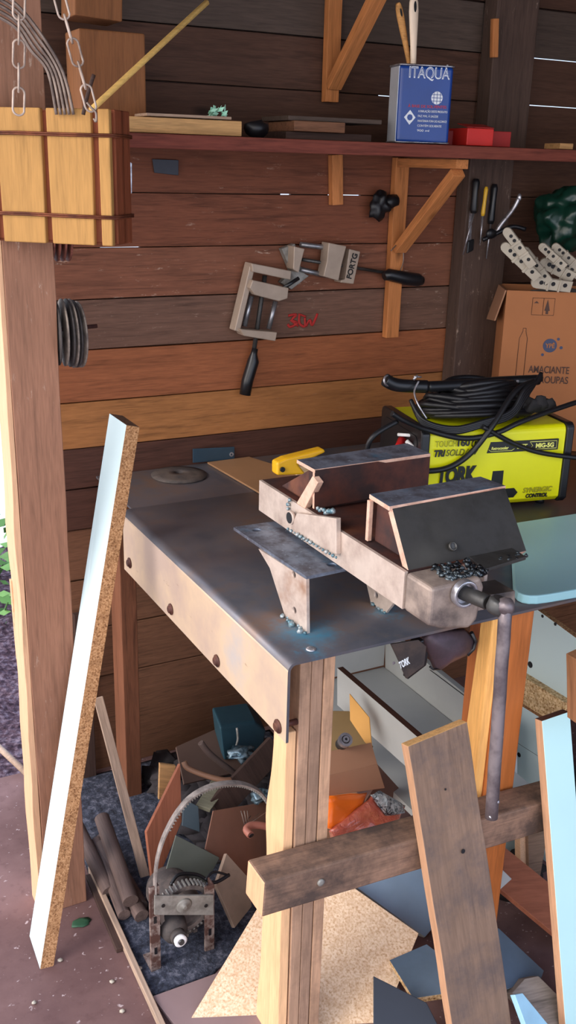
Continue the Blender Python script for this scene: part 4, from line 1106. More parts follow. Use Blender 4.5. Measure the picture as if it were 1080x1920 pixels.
# ================================================================== WHITE LEANING STRIP (left)
f1 = V((.342,1.689,0)); f0 = at(55,1755,y=1.725)
t0 = at(205,775,y=2.10); t1 = at(237,797,y=2.10); t2 = at(265,800,y=2.10)
ws_ = thing('shelf_strip', 'long white-faced chipboard strip leaning against the corner post beside the bench', 'board', (.35,1.74,0))
def hexpts(f0, f1, t0, t1, thick, name, mats_, parent):
    """board between two end edges, extruded by thick vector; face 0 = laminate"""
    k = MB(); f0,f1,t0,t1,th_ = map(V,(f0,f1,t0,t1,thick))
    X = (t1-f1); m = frame(f1, X, f0-f1); inv = m.inverted()
    v = [k.bm.verts.new(inv@p) for p in (f1,f0,t0,t1,f1+th_,f0+th_,t0+th_,t1+th_)]
    for idx, mi in (((0,1,2,3),0),((4,5,6,7),0),((0,3,7,4),1),((1,2,6,5),1),((0,1,5,4),1),((2,3,7,6),2 if len(mats_) > 2 else 1)):
        k.mi = mi; k._f([v[i] for i in idx])
    o = k.build(name, mats_, None, local=True, bevel=.0008); return place(o, m, parent)

wdir = (f0-f1)
t1 = at(237,797,y=1.885); t0 = at(205,775,y=1.925)
hexpts(f0, f1, t0, t1, (.027,-.004,-.006), 'laminated_board', [LAM, CHIPE, wood('dark_end',(92,66,50),axis='x',knots=False)], ws_)

# ================================================================== FLOOR ITEMS LEFT
meta(board('floor_batten', W_lath, at(165,1625,z=.02), at(330,1990,z=.02), (1,0,0), .012, -.018, None), 'long thin pale batten on the floor beside the steel dust', 'batten')
meta(board('floor_batten', W_dark, at(160,1640,z=.012), at(218,1780,z=.012), (1,0,0), .016, -.011, None), 'short dark batten lying left of the long pale batten', 'batten')
# dust patch (thin relief)
b = MB(); out = [(520,1640),(470,1780),(415,1812),(400,1828),(285,1868),(170,1655)]
pts = [at(u, v, z=.002) for u, v in out]+[V((.56,2.32,.002)),V((1.2,2.32,.002)),V((1.2,1.8,.002))]
cpt = sum(pts, V())/len(pts); rings_ = []
for s, h in ((1,.001),(.97,.004),(.8,.008),(.5,.012),(.2,.012)):
    rr = []
    for i in range(len(pts)*4):
        a = pts[i//4]; c = pts[(i//4+1)%len(pts)]; p = a.lerp(c,(i%4)/4); q = cpt+(p-cpt)*s; rr.append((q.x+.004*noise.noise(q*30),q.y+.004*noise.noise(q*31),h+.004*noise.noise(q*25)))
    rings_.append(rr)
b.rings(rings_); meta(b.build('metal_dust', DUST), 'dark bluish metal dust spread on the floor under the motor', 'dust', kind='stuff')
meta(slab('floor_tile', plain('purple_grey_tile',(140,116,114),.7,var=.08), [at(285,1868,z=.012), at(440,1812,z=.012), at(560,1860,z=.012), at(400,2010,z=.012)], .010, away=(0,0,-1)), 'flat purple-grey slab lying on the floor in front of the dust', 'slab')
b = MB(); c = at(152,1730,z=.002); b.blob(c, .018, .5, 2, (1.3,.8,.12)); meta(b.build('leaf', plain('dull_green_leaf',(44,84,58),.6)), 'small green leaf on the floor by the post foot', 'leaf')
for i, (u, v) in enumerate(((30,1945),(455//4,1800),(210,1840),(262,1815),(64,1880),(230,1895))):
    b = MB(); b.blob(at(u, v, z=.003), .005, .5, 1, (1.3,1,.6)); meta(b.build('pebble', CREAM), ['pale pebble nearest the bottom left corner of the concrete','pale pebble just below the white-faced strip foot','pale pebble left of the long pale batten','pale pebble closest to the long pale batten','small pale pebble in front of the white-faced strip','pale pebble at the bottom of the concrete before the batten'][i], 'pebble', 'pale pebbles on the concrete')
# leaning lath
meta(board('leaning_lath', W_lath, at(175,1310,y=2.05), at(272,1682,y=1.84), (1,-.1,0), .022, .010), 'thin greyed lath leaning from the wall down to the motor frame', 'lath')
# logs
LG = [((205,1672),(186,1530),.017),((245,1690),(225,1540),.0185),((266,1718),(240,1580),.017),((233,1716),(205,1590),.015),((266,1700),(262,1560),.015)]
lbl = ['leftmost dusty round stick of the bundle on the floor','thickest dusty round stick in the middle of the bundle','lower right dusty round stick of the bundle','lowest thin dusty round stick of the bundle','dusty round stick at the right of the bundle behind the lath']
for i, ((u0,v0),(u1,v1),r) in enumerate(LG):
    a = at(u0,v0,z=.006+r+(0.03 if i in (1,) else 0)); c = a+V((-.015+.03*(i%2),.25,.0))+V((0,0,.05 if i < 2 else .02))
    m = frame(a, c-a, (1,0,0)); k = MB(); L = (c-a).length
    k.rings([[(L*s, r*(1+.05*noise.noise(V((s*4,q,i))))*math.cos(q), r*math.sin(q)) for q in [2*math.pi*j/14 for j in range(14)]] for s in (0,.02,.3,.6,1)])
    o = k.build('round_stick', W_log, None, local=True, bevel=.001); place(o, m, None); meta(o, lbl[i], 'stick', 'round sticks bundled under the bench')
meta(board('upright_plank', W_dark, at(190,1330,y=2.29), at(190,1620,y=2.29)+V((0,0,-.0)), (1,0,0), .04, .02), 'dark plank standing against the wall left of the rear bench leg', 'plank')
bpy.data.objects['upright_plank'].matrix_basis = frame((.62,2.312,.0), (0,0,1), (1,0,0))

# ================================================================== MOTOR
mt = thing('old_motor', 'old dusty electric motor with toothed drive belt standing in a rusty bracket', 'motor', (.63,1.62,0))
YM = 1.575
def mq(u, v, d=0): return at(u, v, y=YM+d)
RB = metal('flaky_rusty_strap',(86,58,50),(150,134,126),.7,.3,40,(.45,.6))
pL = at(284,1802,z=.0)
for (u0,v0,u1,v1) in ((285,1664,283,1800),(412,1655,408,1808)):
    g = at(u1,v1,z=.006); tq = mq(u0,v0); g.y = YM
    b = MB(); b.box((g.x-.011,YM-.002,.006),(g.x+.011,YM+.004,tq.z)); b.box((g.x+.007,YM+.004,.006),(g.x+.011,YM+.026,tq.z)); b.box((g.x-.011,YM-.002,.005),(g.x+.011,YM+.05,.009)); b.build('upright', RB, mt, bevel=.001)
    for zz in (.05,.13):
        b = MB(); b.box((g.x-.003,YM-.0035,zz),(g.x+.003,YM-.0015,zz+.016)); b.build('slot', BLACKR, mt)
cpl = [mq(290,1680,-.008), mq(401,1679,-.008), mq(401,1716,-.008), mq(290,1716,-.008)]
slab('cross_plate', GALV, cpl, .005, mt, away=(0,1,0))
b = MB()
for u in (306,386): b.lathe([(.004,0),(.004,.0015)], mq(u,1698,-.0082), (0,-1,0), 12)
b.build('plate_hole', BLACKR, mt)
b = MB(); b.lathe([(.018,0),(.015,.003),(.006,.004),(.004,.008)], mq(345,1698,-.008), (0,-1,0), 20); b.build('bearing_boss', GALV, mt)
cm_ = mq(345,1712,.04)
b = MB(); b.lathe([(.022,-.02),(.042,-.012),(.050,.01),(.050,.10),(.042,.12),(.02,.125)], cm_+V((0,0,-.008)), (0,1,0), 28)
for a in range(0,360,30):
    r = math.radians(a); b.box(tuple(cm_+V((.040*math.cos(r)-.004,-.016,.040*math.sin(r)-.012))), tuple(cm_+V((.040*math.cos(r)+.004,0,.040*math.sin(r)-.004)))) 
b.build('motor_body', metal('dusty_motor_iron',(70,62,60),(104,92,86),.75,.2,30), mt)
# pulley ring with teeth
cpu = mq(345,1700,.02); RP = .058
b = MB(); b.ring(cpu, (0,-1,0), RP, RP-.010, .018, 40)
b.build('pulley', metal('dusty_pulley',(128,116,108),(90,80,78),.6,.3,30), mt)
b = MB()
for k in range(40):
    a = 2*math.pi*k/40; u = V((math.cos(a),0,math.sin(a))); t_ = V((-math.sin(a),0,math.cos(a)))
    c = cpu+u*(RP+.001)
    b.hexa([c-t_*.0022+V((0,-.010,0)), c+t_*.0022+V((0,-.010,0)), c+t_*.0022+V((0,.010,0)), c-t_*.0022+V((0,.010,0)), c-t_*.0015+u*.004+V((0,-.010,0)), c+t_*.0015+u*.004+V((0,-.010,0)), c+t_*.0015+u*.004+V((0,.010,0)), c-t_*.0015+u*.004+V((0,.010,0))])
b.build('pulley_teeth', GALV, mt)['kind'] = 'stuff'
b = MB(); s0 = mq(338,1763,-.03); b.lathe([(.006,-.03),(.006,.009)], s0, (0,-1,0), 14); b.build('shaft', DARKST, mt)
b = MB(); b.lathe([(.0065,-.004),(.013,-.004),(.014,.004),(.010,.006),(.0065,.005)], s0, (0,-1,0), 24, cap=False); b.build('shaft_nut', WHITEP, mt)
b = MB(); b.lathe([(.017,-.02),(.017,-.004)], s0, (0,-1,0), 14); b.lathe([(.034,-.06),(.026,-.022),(.012,-.016)], s0, (0,-1,0), 20); b.build('bearing_housing', metal('dark_cast_iron',(60,56,56),(86,78,74),.7,.2,30), mt)
# belt: big arc
bp = [mq(*q_, .0) for q_ in ((291,1690),(294,1640),(306,1596),(330,1552),(362,1517),(400,1498),(440,1492),(478,1497),(512,1515),(535,1545))]
bp = [p+V((0,.0+.008*i,0)) for i, p in enumerate(bp)]
b = MB(); b.strap(smooth_path(bp,7), (0.15,1,0), .016, .0035); b.build('drive_belt', metal('grey_belt',(150,140,134),(104,96,92),.7,.1,30), mt)
b = MB(); sp_ = smooth_path(bp,22)
for i in range(60,len(sp_)-1,3):
    t_ = (sp_[i+1]-sp_[i]).normalized(); nn = t_.cross(V((.15,1,0))).normalized()
    if nn.z > 0: nn = -nn
    c = sp_[i]+nn*.0035
    wv = V((.15,1,0)).normalized()*.008
    b.hexa([c-t_*.0013-wv-nn*.002, c+t_*.0013-wv-nn*.002, c+t_*.0013+wv-nn*.002, c-t_*.0013+wv-nn*.002, c-t_*.0013-wv+nn*.002, c+t_*.0013-wv+nn*.002, c+t_*.0013+wv+nn*.002, c-t_*.0013+wv+nn*.002])
b.build('belt_teeth', GALV, mt)['kind'] = 'stuff'
b = MB(); b.tube(smooth_path([mq(320,1660,.05), mq(335,1640,.06), mq(370,1640,.06), mq(400,1655,.05), mq(430,1640,.06)],5), .004, 6); b.tube(smooth_path([mq(385,1650,.05), mq(400,1635,.06), mq(425,1640,.06)],5), .003, 6); b.build('wire', BLACKR, mt)

# ================================================================== SCRAP HEAP UNDER BENCH (left)
def sheet(name, mat, pix, T, lab, cat, bev=.001, mats=None, **k):
    return meta(slab(name, mat, [at(*q_, **kk) for q_, kk in pix], T, bevel=bev, mats=mats), lab, cat)
def Y(v): return dict(y=v)
sheet('scrap_board', W_terra, [((338,1432),Y(1.90)),((341,1540),Y(1.86)),((288,1670),Y(1.78)),((275,1560),Y(1.84))], .010, 'reddish-brown board standing upright behind the drive belt', 'board')
sheet('scrap_board', W_tan, [((300,1432),Y(1.96)),((330,1436),Y(1.96)),((318,1480),Y(1.95)),((298,1500),Y(1.95))], .010, 'short tan board end behind the reddish-brown board', 'board')
sheet('scrap_sheet', plain('greenish_steel_sheet',(88,92,84),.55,.2), [((330,1566),Y(1.74)),((412,1608),Y(1.72)),((385,1660),Y(1.70)),((300,1672),Y(1.70))], .004, 'grey-green metal sheet leaning right behind the motor', 'sheet')
sheet('scrap_sheet', plain('brown_paper_sheet',(132,92,74),.8), [((400,1520),Y(1.80)),((520,1500),Y(1.86)),((520,1650),Y(1.76)),((452,1640),Y(1.72)),((385,1592),Y(1.74))], .003, 'large brown sheet curving behind the pale bench leg', 'sheet')
sheet('scrap_plank', W_dark, [((508,1382),Y(1.95)),((530,1420),Y(1.93)),((420,1540),Y(1.84)),((395,1502),Y(1.86))], .014, 'dark diagonal plank rising to the right in the scrap heap', 'plank')
sheet('scrap_board', wood('grey_green_wood',(128,124,104),axis='x',knots=False), [((398,1460),Y(1.92)),((432,1468),Y(1.90)),((395,1518),Y(1.84)),((368,1508),Y(1.86))], .012, 'grey-green worn board piece in the middle of the heap', 'board')
sheet('scrap_sheet', plain('dark_blue_grey_sheet',(70,84,92),.5), [((345,1498),Y(1.86)),((372,1512),Y(1.84)),((375,1560),Y(1.82)),((342,1548),Y(1.82))], .006, 'dark blue-grey sheet behind the drive belt', 'sheet')
sheet('scrap_plate', plain('dusty_brown_plate',(134,112,96),.7,.15,scale=30), [((425,1600),Y(1.68)),((470,1650),Y(1.64)),((472,1700),Y(1.62)),((440,1740),Y(1.58)),((405,1660),Y(1.64))], .012, 'grey-brown pierced plate right of the motor', 'plate')
sheet('scrap_sheet', plain('dim_brown_sheet',(92,70,60),.7), [((330,1400),Y(2.10)),((420,1360),Y(2.16)),((520,1390),Y(2.1)),((480,1440),Y(2.02)),((345,1470),Y(2.02))], .006, 'dim brown sheet at the back of the heap below the planks', 'sheet')
ct = thing('teal_container', 'dusty teal plastic container at the back of the scrap heap', 'container', (.98,2.1,.0))
b = MB(); p = [at(412,1362,y=2.06), at(478,1352,y=2.10), at(500,1370,y=2.10), at(492,1410,y=2.08), at(420,1428,y=2.05)]; b.prism(p, (.02,.10,.0)); b.build('body', TEAL, ct, bevel=.008, seg=3)
b = MB(); b.tube(smooth_path([at(444,1365,y=2.045),at(446,1385,y=2.04),at(442,1402,y=2.045)],4), .003, 6); b.build('grip', GALV, ct)
b = MB(); b.tube(smooth_path([at(345,1428,y=1.93), at(352,1440,y=1.92), at(380,1452,y=1.90), at(415,1462,y=1.88), at(432,1462,y=1.88)],6), [.007]*25, 10)
meta(b.build('bent_pipe', plain('brown_pipe',(128,92,70),.6)), 'bent brown pipe curving over the scrap heap', 'pipe')
b = MB(); b.tube(smooth_path([at(376,1392,y=1.99), at(395,1415,y=1.98), at(440,1450,y=1.96), at(455,1460,y=1.95)],6), .008, 8)
meta(b.build('bent_pipe', plain('dark_hose',(84,68,62),.6)), 'dark bent hose below the teal container', 'pipe')
cpz = thing('clay_pipe_joint', 'terracotta-coloured pipe elbow lying in the heap beside the pale leg', 'pipe', at(470,1560,y=1.70))
b = MB(); b.tube(smooth_path([at(520,1556,y=1.69), at(490,1548,y=1.69), at(470,1548,y=1.69), at(462,1556,y=1.68), at(470,1566,y=1.66)],5), .0085, 12); b.build('elbow', COPPER, cpz)
b = MB(); b.lathe([(.0065,0),(.0065,.001)], at(471,1566.5,y=1.6515), (.1,-1,-.3), 12); b.build('bore', BLACKR, cpz)
for k in range(3):
    b = MB(); b.tube([at(452+6*k,1520,y=1.72), at(458+4*k,1545,y=1.70), at(470+18*k,1530-6*k,y=1.72)], .0013, 5); meta(b.build('thin_wire', WIRE), ['leftmost','middle','rightmost'][k]+' thin bent wire above the terracotta pipe elbow', 'wire', 'stray wires above the pipe elbow')
b = MB()
for k in range(14): b.blob(at(random.uniform(400,510), random.uniform(1395,1520), y=random.uniform(1.9,2.05)), random.uniform(.01,.025), .7, 1, (1,1,.6))
b.build('x', BLACKR) if False else b.bm.free()
CR_F = metal('crinkled_foil',(60,84,96),(150,170,180),.3,.6,50)
b = MB(); b.blob(at(452,1412,y=2.0), .024, .9, 3, (1.4,1,.6)); meta(b.build('foil_scrap', CR_F), 'crinkled bluish foil below the teal container', 'foil')
b = MB(); b.blob(at(490,1492,y=1.85), .020, .9, 3, (1.4,1,.6)); meta(b.build('foil_scrap', CR_F), 'crinkled bluish foil beside the pale leg above the belt', 'foil')
# rubble under the heap so that it rests on the floor
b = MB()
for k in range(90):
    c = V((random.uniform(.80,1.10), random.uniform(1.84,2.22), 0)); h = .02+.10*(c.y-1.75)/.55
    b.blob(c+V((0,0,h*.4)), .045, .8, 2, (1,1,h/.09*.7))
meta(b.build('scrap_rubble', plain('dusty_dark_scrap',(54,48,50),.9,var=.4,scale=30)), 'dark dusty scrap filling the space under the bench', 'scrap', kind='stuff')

# ================================================================== CARDBOARD BOX UNDER THE BENCH
kb = thing('cardboard_box', 'open brown cardboard box with torn flaps under the bench', 'box', (.95,1.62,0))
def ks(name, mat, pix, T=.004, **kk): return slab(name, mat, [at(*q_, **k_) for q_, k_ in pix], T, kb)
ks('flap', CARDY, [((655,1300),Y(1.66)),((692,1345),Y(1.60)),((697,1402),Y(1.56)),((684,1392),Y(1.57)),((656,1350),Y(1.64))])
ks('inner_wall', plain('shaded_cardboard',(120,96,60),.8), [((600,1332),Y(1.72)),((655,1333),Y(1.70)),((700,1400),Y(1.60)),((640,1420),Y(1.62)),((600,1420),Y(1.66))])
ks('flap', CARD2, [((600,1412),Y(1.56)),((696,1392),Y(1.56)),((708,1433),Y(1.52)),((600,1458),Y(1.52))])
ks('front_wall', CARD2, [((600,1458),Y(1.519)),((708,1433),Y(1.519)),((722,1478),Y(1.50)),((600,1494),Y(1.50))])
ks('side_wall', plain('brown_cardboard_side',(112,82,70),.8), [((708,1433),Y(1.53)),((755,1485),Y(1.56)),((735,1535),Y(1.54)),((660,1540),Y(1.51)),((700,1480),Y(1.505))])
b = MB(); b.box((.92,1.62,.0),(1.07,1.74,.26)); b.build('box_base', CARD2, kb)
sp1 = thing('metal_spool', 'small round chrome spool lying in the cardboard box', 'spool', at(648,1392,y=1.55))
c = at(647,1388,y=1.55)
b = MB(); b.ring(c, (-.1,-.7,.8), .015, .009, .012, 24); b.ring(c, (-.1,-.7,.8), .007, .003, .018, 16); b.build('rim', BRIGHT, sp1)
b = MB(); b.lathe([(.013,-.03),(.013,-.006)], c, (-.1,-.7,.8), 20); b.build('barrel', DARKST, sp1)
# orange package
op = thing('orange_package', 'orange and salmon plastic film package lying against the bench leg', 'package', at(690,1560,y=1.42))
def film(name, mat, pix, yy, bulge, par):
    k = MB(); P_ = [at(*q_, y=y_) for q_, y_ in zip(pix, yy)]; c = sum(P_, V())/len(P_)
    R = []
    for s, bl in ((1,0),(.93,.5),(.7,.85),(.4,1),(.1,1)):
        rr = []
        for i in range(len(P_)*5):
            a = P_[i//5]; d = P_[(i//5+1)%len(P_)]; p = a.lerp(d,(i%5)/5); q = c+(p-c)*s; q = q+V((0,-bulge*bl,.3*bulge*bl))+V((0,1,0))*.004*noise.noise(q*45); rr.append(q)
        R.append(rr)
    k.rings(R); bk_ = k.build(name, mat, par); bk_.modifiers.new('s','SOLIDIFY').thickness = .002; return bk_
film('orange_film', ORANGE, [(612,1492),(688,1486),(680,1510),(630,1560),(612,1552)], [1.45,1.47,1.46,1.43,1.43], .012, op)
n_ = N('salmon_clear_film'); n_.b.inputs['Coat Weight'].default_value = 1; n_.b.inputs['Coat Roughness'].default_value = .08
v_ = n_.coords((1,1,1)); a_ = n_.noise(v_, 40, 5, .7, 1.0); n_.bump(a_, .9, .006)
PFILM = n_.out(n_.ramp(a_, [(.4, srgb(180,84,66)), (.7, srgb(214,120,98))]), .18)
film('salmon_film', PFILM, [(700,1488),(760,1510),(745,1545),(690,1562),(620,1572),(616,1558),(650,1530),(690,1500)], [1.46,1.46,1.43,1.42,1.42,1.42,1.435,1.45], .014, op)
n_ = N('silver_crinkle'); v_ = n_.coords((1,1,1)); a_ = n_.noise(v_, 60, 5, .8, 1.5); n_.bump(a_, 1, .01)
SILV = n_.out(n_.ramp(a_, [(.42, srgb(40,60,80)), (.55, srgb(220,230,235))]), .2, .7)
film('silver_film', SILV, [(694,1490),(712,1482),(752,1505),(760,1525),(722,1530)], [1.44,1.45,1.45,1.44,1.43], .012, op)
# floor pile supporting: blue-grey boards etc.
sheet('laminate_board', LAMB, [((640,1560),Y(1.62)),((760,1540),Y(1.60)),((880,1660),Y(1.47)),((797,1757),Y(1.40)),((650,1650),Y(1.53))], .015, 'blue-grey laminated board lying behind the pale chipboard', 'board', mats=[LAMB, LAMG])
# pale chipboard panel
A_ = at(340,1935,z=0); T_c = at(553,1586,y=1.60); A_ = V((.560,1.415,0)); D_ = V((.98,1.245,0))
n_p = (D_-A_).cross(T_c-A_); dr_ = at(785,1750,y=1.3)-CAM; R_c = CAM+dr_*((A_-CAM).dot(n_p)/dr_.dot(n_p))
dr_ = at(716,1932,y=1.3)-CAM; B_c = CAM+dr_*((A_-CAM).dot(n_p)/dr_.dot(n_p)); B_c.z = max(B_c.z, .002)
meta(slab('chipboard_sheet', CHIPP, [T_c, R_c, B_c, A_], .015, mats=[CHIPP, CHIPE]), 'large pale chipboard panel leaning behind the front bench leg', 'panel')

# ================================================================== WHITE BOARDS UNDER BENCH, RIGHT
def X(v): return dict(x=v)
dr = thing('open_white_box', 'open white laminated chipboard box with brown top edge under the bench', 'drawer', (1.25,1.75,0))
def ds(name, mat, pix, T, par=dr, **k): return slab(name, mat, [at(*q_, **k_) for q_, k_ in pix], T, par, **k)
ds('side_panel', LAMG, [((632,1252),X(1.10)),((806,1402),X(1.10)),((806,1478),X(1.10)),((632,1322),X(1.10))], .016, mats=[LAMG, W_darkred])
ds('side_panel', LAMG, [((722,1180),X(1.42)),((960,1372),X(1.42)),((960,1520),X(1.42)),((722,1400),X(1.42))], .016)
b = MB(); q1 = at(720,1255,x=1.42); b.box((1.118,q1.y+.0,.30),(1.418,q1.y+.016,.62)); b.build('back_panel', LAMG, dr)
b = MB(); q = at(800,1400,x=1.10); b.box((1.118,q.y,.28),(1.418,q1.y,.295)); b.build('bottom_panel', LAMG, dr)
b = MB(); p0 = at(806,1256,x=1.4185); p1 = at(886,1316,x=1.4185); b.tube([p0,p1], .0009, 5); b.build('joint_line', BLACKR, dr)
# panels right of the orange leg
hp = thing('white_board', 'white laminated panel with dark screw holes right of the orange bench leg', 'panel', (1.6,1.5,0))
slab('panel', LAM, [at(1003,1140,x=1.52), at(1140,1240,x=1.52), at(1140,1370,x=1.52), at(970,1262,x=1.52), at(970,1120,x=1.52)], .016, hp, mats=[LAM, CHIPE])
b = MB()
for u, v, r in ((1018,1155,.004),(1042,1170,.004),(995,1246,.008)): b.lathe([(r,0),(r,.002)], at(u, v, x=1.521), (-1,0,0), 14)
b.build('screw_hole', BLACKR, hp)
meta(slab('chipboard_block', CHIP, [at(970,1262,x=1.50), at(1060,1318,x=1.50), at(1060,1350,x=1.50), at(1010,1345,x=1.50), at(970,1316,x=1.50)], .03), 'raw chipboard strip between the upper and lower white panels', 'board')
lp = thing('white_board', 'lower white laminated panel with one dark hole below the chipboard strip', 'panel', (1.55,1.5,0))
slab('panel', LAM, [at(940,1300,x=1.49), at(1060,1375,x=1.49), at(1060,1640,x=1.49), at(940,1560,x=1.49)], .016, lp, mats=[LAM, CHIPE])
b = MB(); b.lathe([(.006,0),(.006,.002)], at(974,1415,x=1.491), (-1,0,0), 14); b.tube([at(958,1385,x=1.4905),at(1010,1418,x=1.4905)], .0008, 5); b.build('screw_hole', BLACKR, lp)
meta(board('rough_post', wood('rough_brown_wood',(150,104,72),axis='x',dark=.5), at(1061,1225,y=1.16), at(1063,1345,y=1.16), (1,0,0), .05, .03, rough=.002), 'rough brown timber standing at the right edge behind the aqua strip', 'timber')
# hanging tools beneath bench
mg = thing('magnetic_square', 'dark welding magnet with printed name hanging under the bench front edge', 'magnet', at(765,1240,y=1.27))
slab('plate', metal('dark_brown_steel',(84,72,66),(60,54,54),.5,.4), [at(733,1208,y=1.262), at(785,1200,y=1.262), at(800,1212,y=1.262), at(796,1248,y=1.262), at(762,1273,y=1.262), at(748,1240,y=1.262)], .004, mg)
slab('magnet_core', BLACKP, [at(780,1206,y=1.267), at(796,1200,y=1.267), at(797,1218,y=1.267), at(804,1226,y=1.267), at(800,1248,y=1.267), at(765,1275,y=1.267)], .018, mg, bevel=.002)
a = at(750,1254,y=1.2615); c = at(768,1244,y=1.2615)
text('TORK', .020, frame(a, c-a, V((0,0,1))), WP, mg, bold=.0005, width=(c-a).length*1.05)
b = MB(); b.lathe([(.003,0),(.003,.001)], at(738,1243,y=1.2615), (0,-1,0), 10); b.build('rivet', BRIGHT, mg)
gd = thing('guard_plate', 'dark purple-brown curved metal guard hanging under the bench behind the handle', 'guard', at(840,1220,y=1.34))
b = MB(); PX_ = [(790,1195),(800,1183),(870,1178),(888,1192),(888,1215),(876,1226),(840,1243),(822,1256),(812,1252),(800,1225)]
P_ = [at(*q_, y=1.32) for q_ in PX_]; c = sum(P_, V())/len(P_); R = []
for s, bl in ((1,0),(.9,.008),(.6,.016),(.3,.02),(.05,.021)): R.append([c+(p-c)*s+V((0,-bl,0)) for p in P_])
b.rings(R); o = b.build('shell', metal('purple_brown_steel',(96,78,86),(74,62,68),.4,.4,12), gd); o.modifiers.new('s','SOLIDIFY').thickness = .002
b = MB(); b.tube([at(884,1186,y=1.31), at(892,1202,y=1.31), at(888,1216,y=1.31), at(876,1228,y=1.31)], .004, 8); b.tube([at(826,1254,y=1.315), at(812,1255,y=1.315), at(806,1250,y=1.315)], .002, 6); b.build('rim', BLACKP, gd)
b = MB(); b.box((at(835,1190,y=1.32).x-.003,1.315,.82),(at(835,1190,y=1.32).x+.003,1.32,ZT-.006)); b.build('hanger', DARKST, gd)
# junk right of leaning board
def Y2(v): return dict(y=v+.09)
sheet('stained_board', W_terra, [((905,1575),Y2(1.30)),((930,1575),Y2(1.30)),((1110,1720),Y2(1.16)),((1110,1810),Y2(1.10)),((936,1665),Y2(1.20)),((958,1648),Y2(1.22)),((910,1600),Y2(1.28))], .012, 'terracotta-stained board sloping down to the right behind the aqua strip', 'board')
sheet('laminate_board', LAMG, [((880,1570),Y2(1.27)),((960,1648),Y2(1.215)),((938,1668),Y2(1.20)),((840,1740),Y2(1.20)),((820,1640),Y2(1.26))], .012, 'dusty light grey board corner tucked left of the terracotta board', 'board')
sheet('white_panel_piece', LAM, [((930,1572),Y2(1.40)),((975,1560),Y2(1.40)),((975,1625),Y2(1.40)),((930,1590),Y2(1.40))], .012, 'white panel piece seen under the beam left of the aqua strip', 'panel')
sheet('upright_batten', W_sap, [((975,1555),Y2(1.34)),((988,1552),Y2(1.34)),((990,1640),Y2(1.34)),((976,1630),Y2(1.34))], .02, 'pale upright batten under the beam beside the white piece', 'batten')
sheet('upright_board', wood('grey_brown_wood',(130,104,86),axis='x',knots=False), [((990,1552),Y2(1.33)),((1030,1545),Y2(1.33)),((1012,1650),Y2(1.33)),((992,1642),Y2(1.33))], .02, 'grey-brown upright board right of the pale batten', 'board')
sheet('laminate_board', LAMB2, [((870,1745),Y2(1.16)),((935,1740),Y2(1.16)),((1020,1820),Y2(1.08)),((1015,1835),Y2(1.07)),((900,1870),Y2(1.05))], .014, 'blue-grey board with rounded corner right of the leaning board', 'board', mats=[LAMB2, LAMG])
sheet('laminate_board', LAMB2, [((730,1800),Y2(1.25)),((800,1770),Y2(1.22)),((880,1830),Y2(1.12)),((868,1858),Y2(1.10)),((775,1872),Y2(1.12))], .014, 'dusty blue board with pale broken edge left of the leaning board', 'board', mats=[LAMB2, CHIP])
sheet('grey_timber', wood('grey_timber_wood',(140,128,118),axis='x',knots=False), [((985,1835),Y2(1.06)),((1010,1830),Y2(1.06)),((1110,1930),Y2(.98)),((1085,1985),Y2(.96)),((960,1862),Y2(1.04))], .03, 'grey weathered timber at the lower right beside the aqua strip', 'timber')
sheet('aqua_strip', plain('pale_blue_plastic_strip',(156,200,224),.4), [((965,1865),Y2(1.0)),((980,1862),Y2(1.0)),((1060,1960),Y2(.94)),((1000,1960),Y2(.94))], .012, 'pale blue plastic strip at the bottom between the leaning board and grey timber', 'strip')
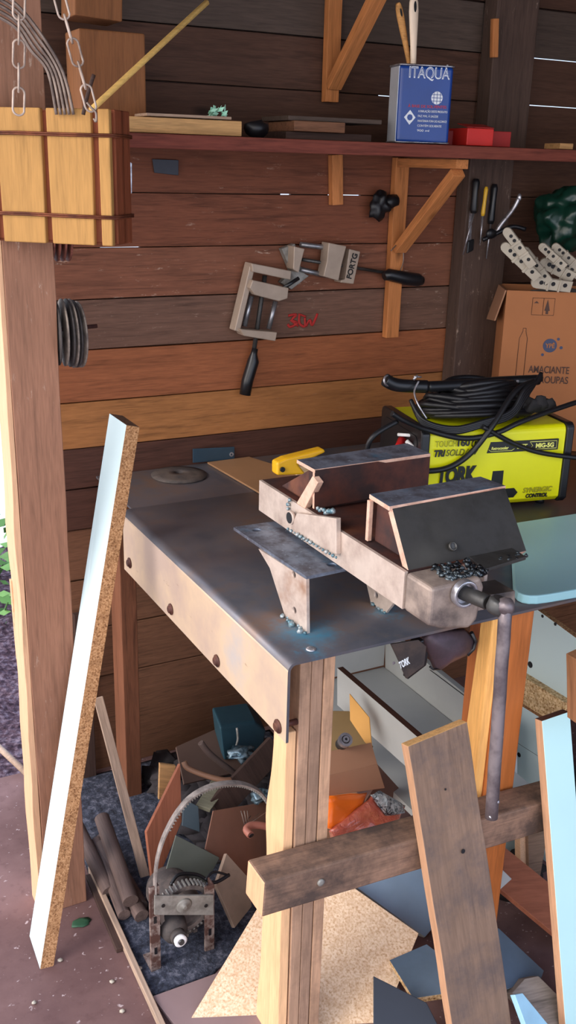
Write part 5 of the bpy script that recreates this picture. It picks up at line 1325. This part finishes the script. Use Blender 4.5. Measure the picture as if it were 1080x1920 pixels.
sheet('scrap_sheet', plain('dark_blue_film',(26,32,44),.5), [((700,1830),Y2(1.15)),((800,1880),Y2(1.08)),((840,1960),Y2(1.0)),((700,1960),Y2(1.08))], .004, 'dark blue sheet at the bottom behind the leaning board', 'sheet')
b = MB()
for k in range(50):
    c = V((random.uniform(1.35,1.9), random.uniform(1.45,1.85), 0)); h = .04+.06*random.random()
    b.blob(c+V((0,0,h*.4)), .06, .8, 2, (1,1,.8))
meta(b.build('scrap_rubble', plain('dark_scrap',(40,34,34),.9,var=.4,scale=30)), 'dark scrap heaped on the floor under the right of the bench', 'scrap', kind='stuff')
# front leaning boards
lb1 = thing('leaning_board', 'wide weathered grey-brown board leaning on the beam under the vise', 'board', (.95,.95,0))
def yz(z, yt, zt, s): return yt-(zt-z)*s
tl = at(765,1400,y=1.222); tr = at(880,1378,y=1.222)
def solve(u, v, yt, zt, s):
    y = yt
    for _ in range(20):
        p = at(u, v, y=y); y = .5*y+.5*yz(p.z, yt, zt, s)
    return at(u, v, y=y)
bl = solve(848,1920,1.222,tl.z,.24)
d = (bl-tl).normalized(); k_ = (0-tl.z)/d.z; foot = tl+d*k_
ob = board('board_plank', W_lean, tl, foot, tr-tl, (tr-tl).length*.98, -.022, lb1, rough=.002, mats=[W_lean, W_endgrain, W_leanedge])
b = MB(); 
for u, v in ((868,1596),(835,1480)): b.lathe([(.004 if u == 868 else .002,0),(.0045 if u == 868 else .002,.001)], solve(u, v, 1.2215,tl.z,.24), (0,-1,.2), 12)
b.build('nail_hole', BLACKR, lb1)
b = MB()
for i in range(16):
    p = tl.lerp(tr, .1+.85*random.random()); b.blob(p+V((0,.004+random.uniform(0,.006),random.uniform(-.008,.001))), random.uniform(.0015,.003), .5, 1)
b.build('glue_residue', WHITEP, lb1)
lb2 = thing('leaning_strip', 'narrow pale aqua laminated strip leaning at the right edge of the view', 'board', (1.15,.95,0))
tl = at(1016,1352,y=1.215); tr = at(1069,1340,y=1.215)
bl = solve(1060,1920,1.215,tl.z,.24)
d = (bl-tl).normalized(); foot = tl+d*((0-tl.z)/d.z)
board('laminated_strip', LAMC, tl, foot, tr-tl, (tr-tl).length*1.0, -.020, lb2, mats=[LAMC, W_darkred, W_leanedge])
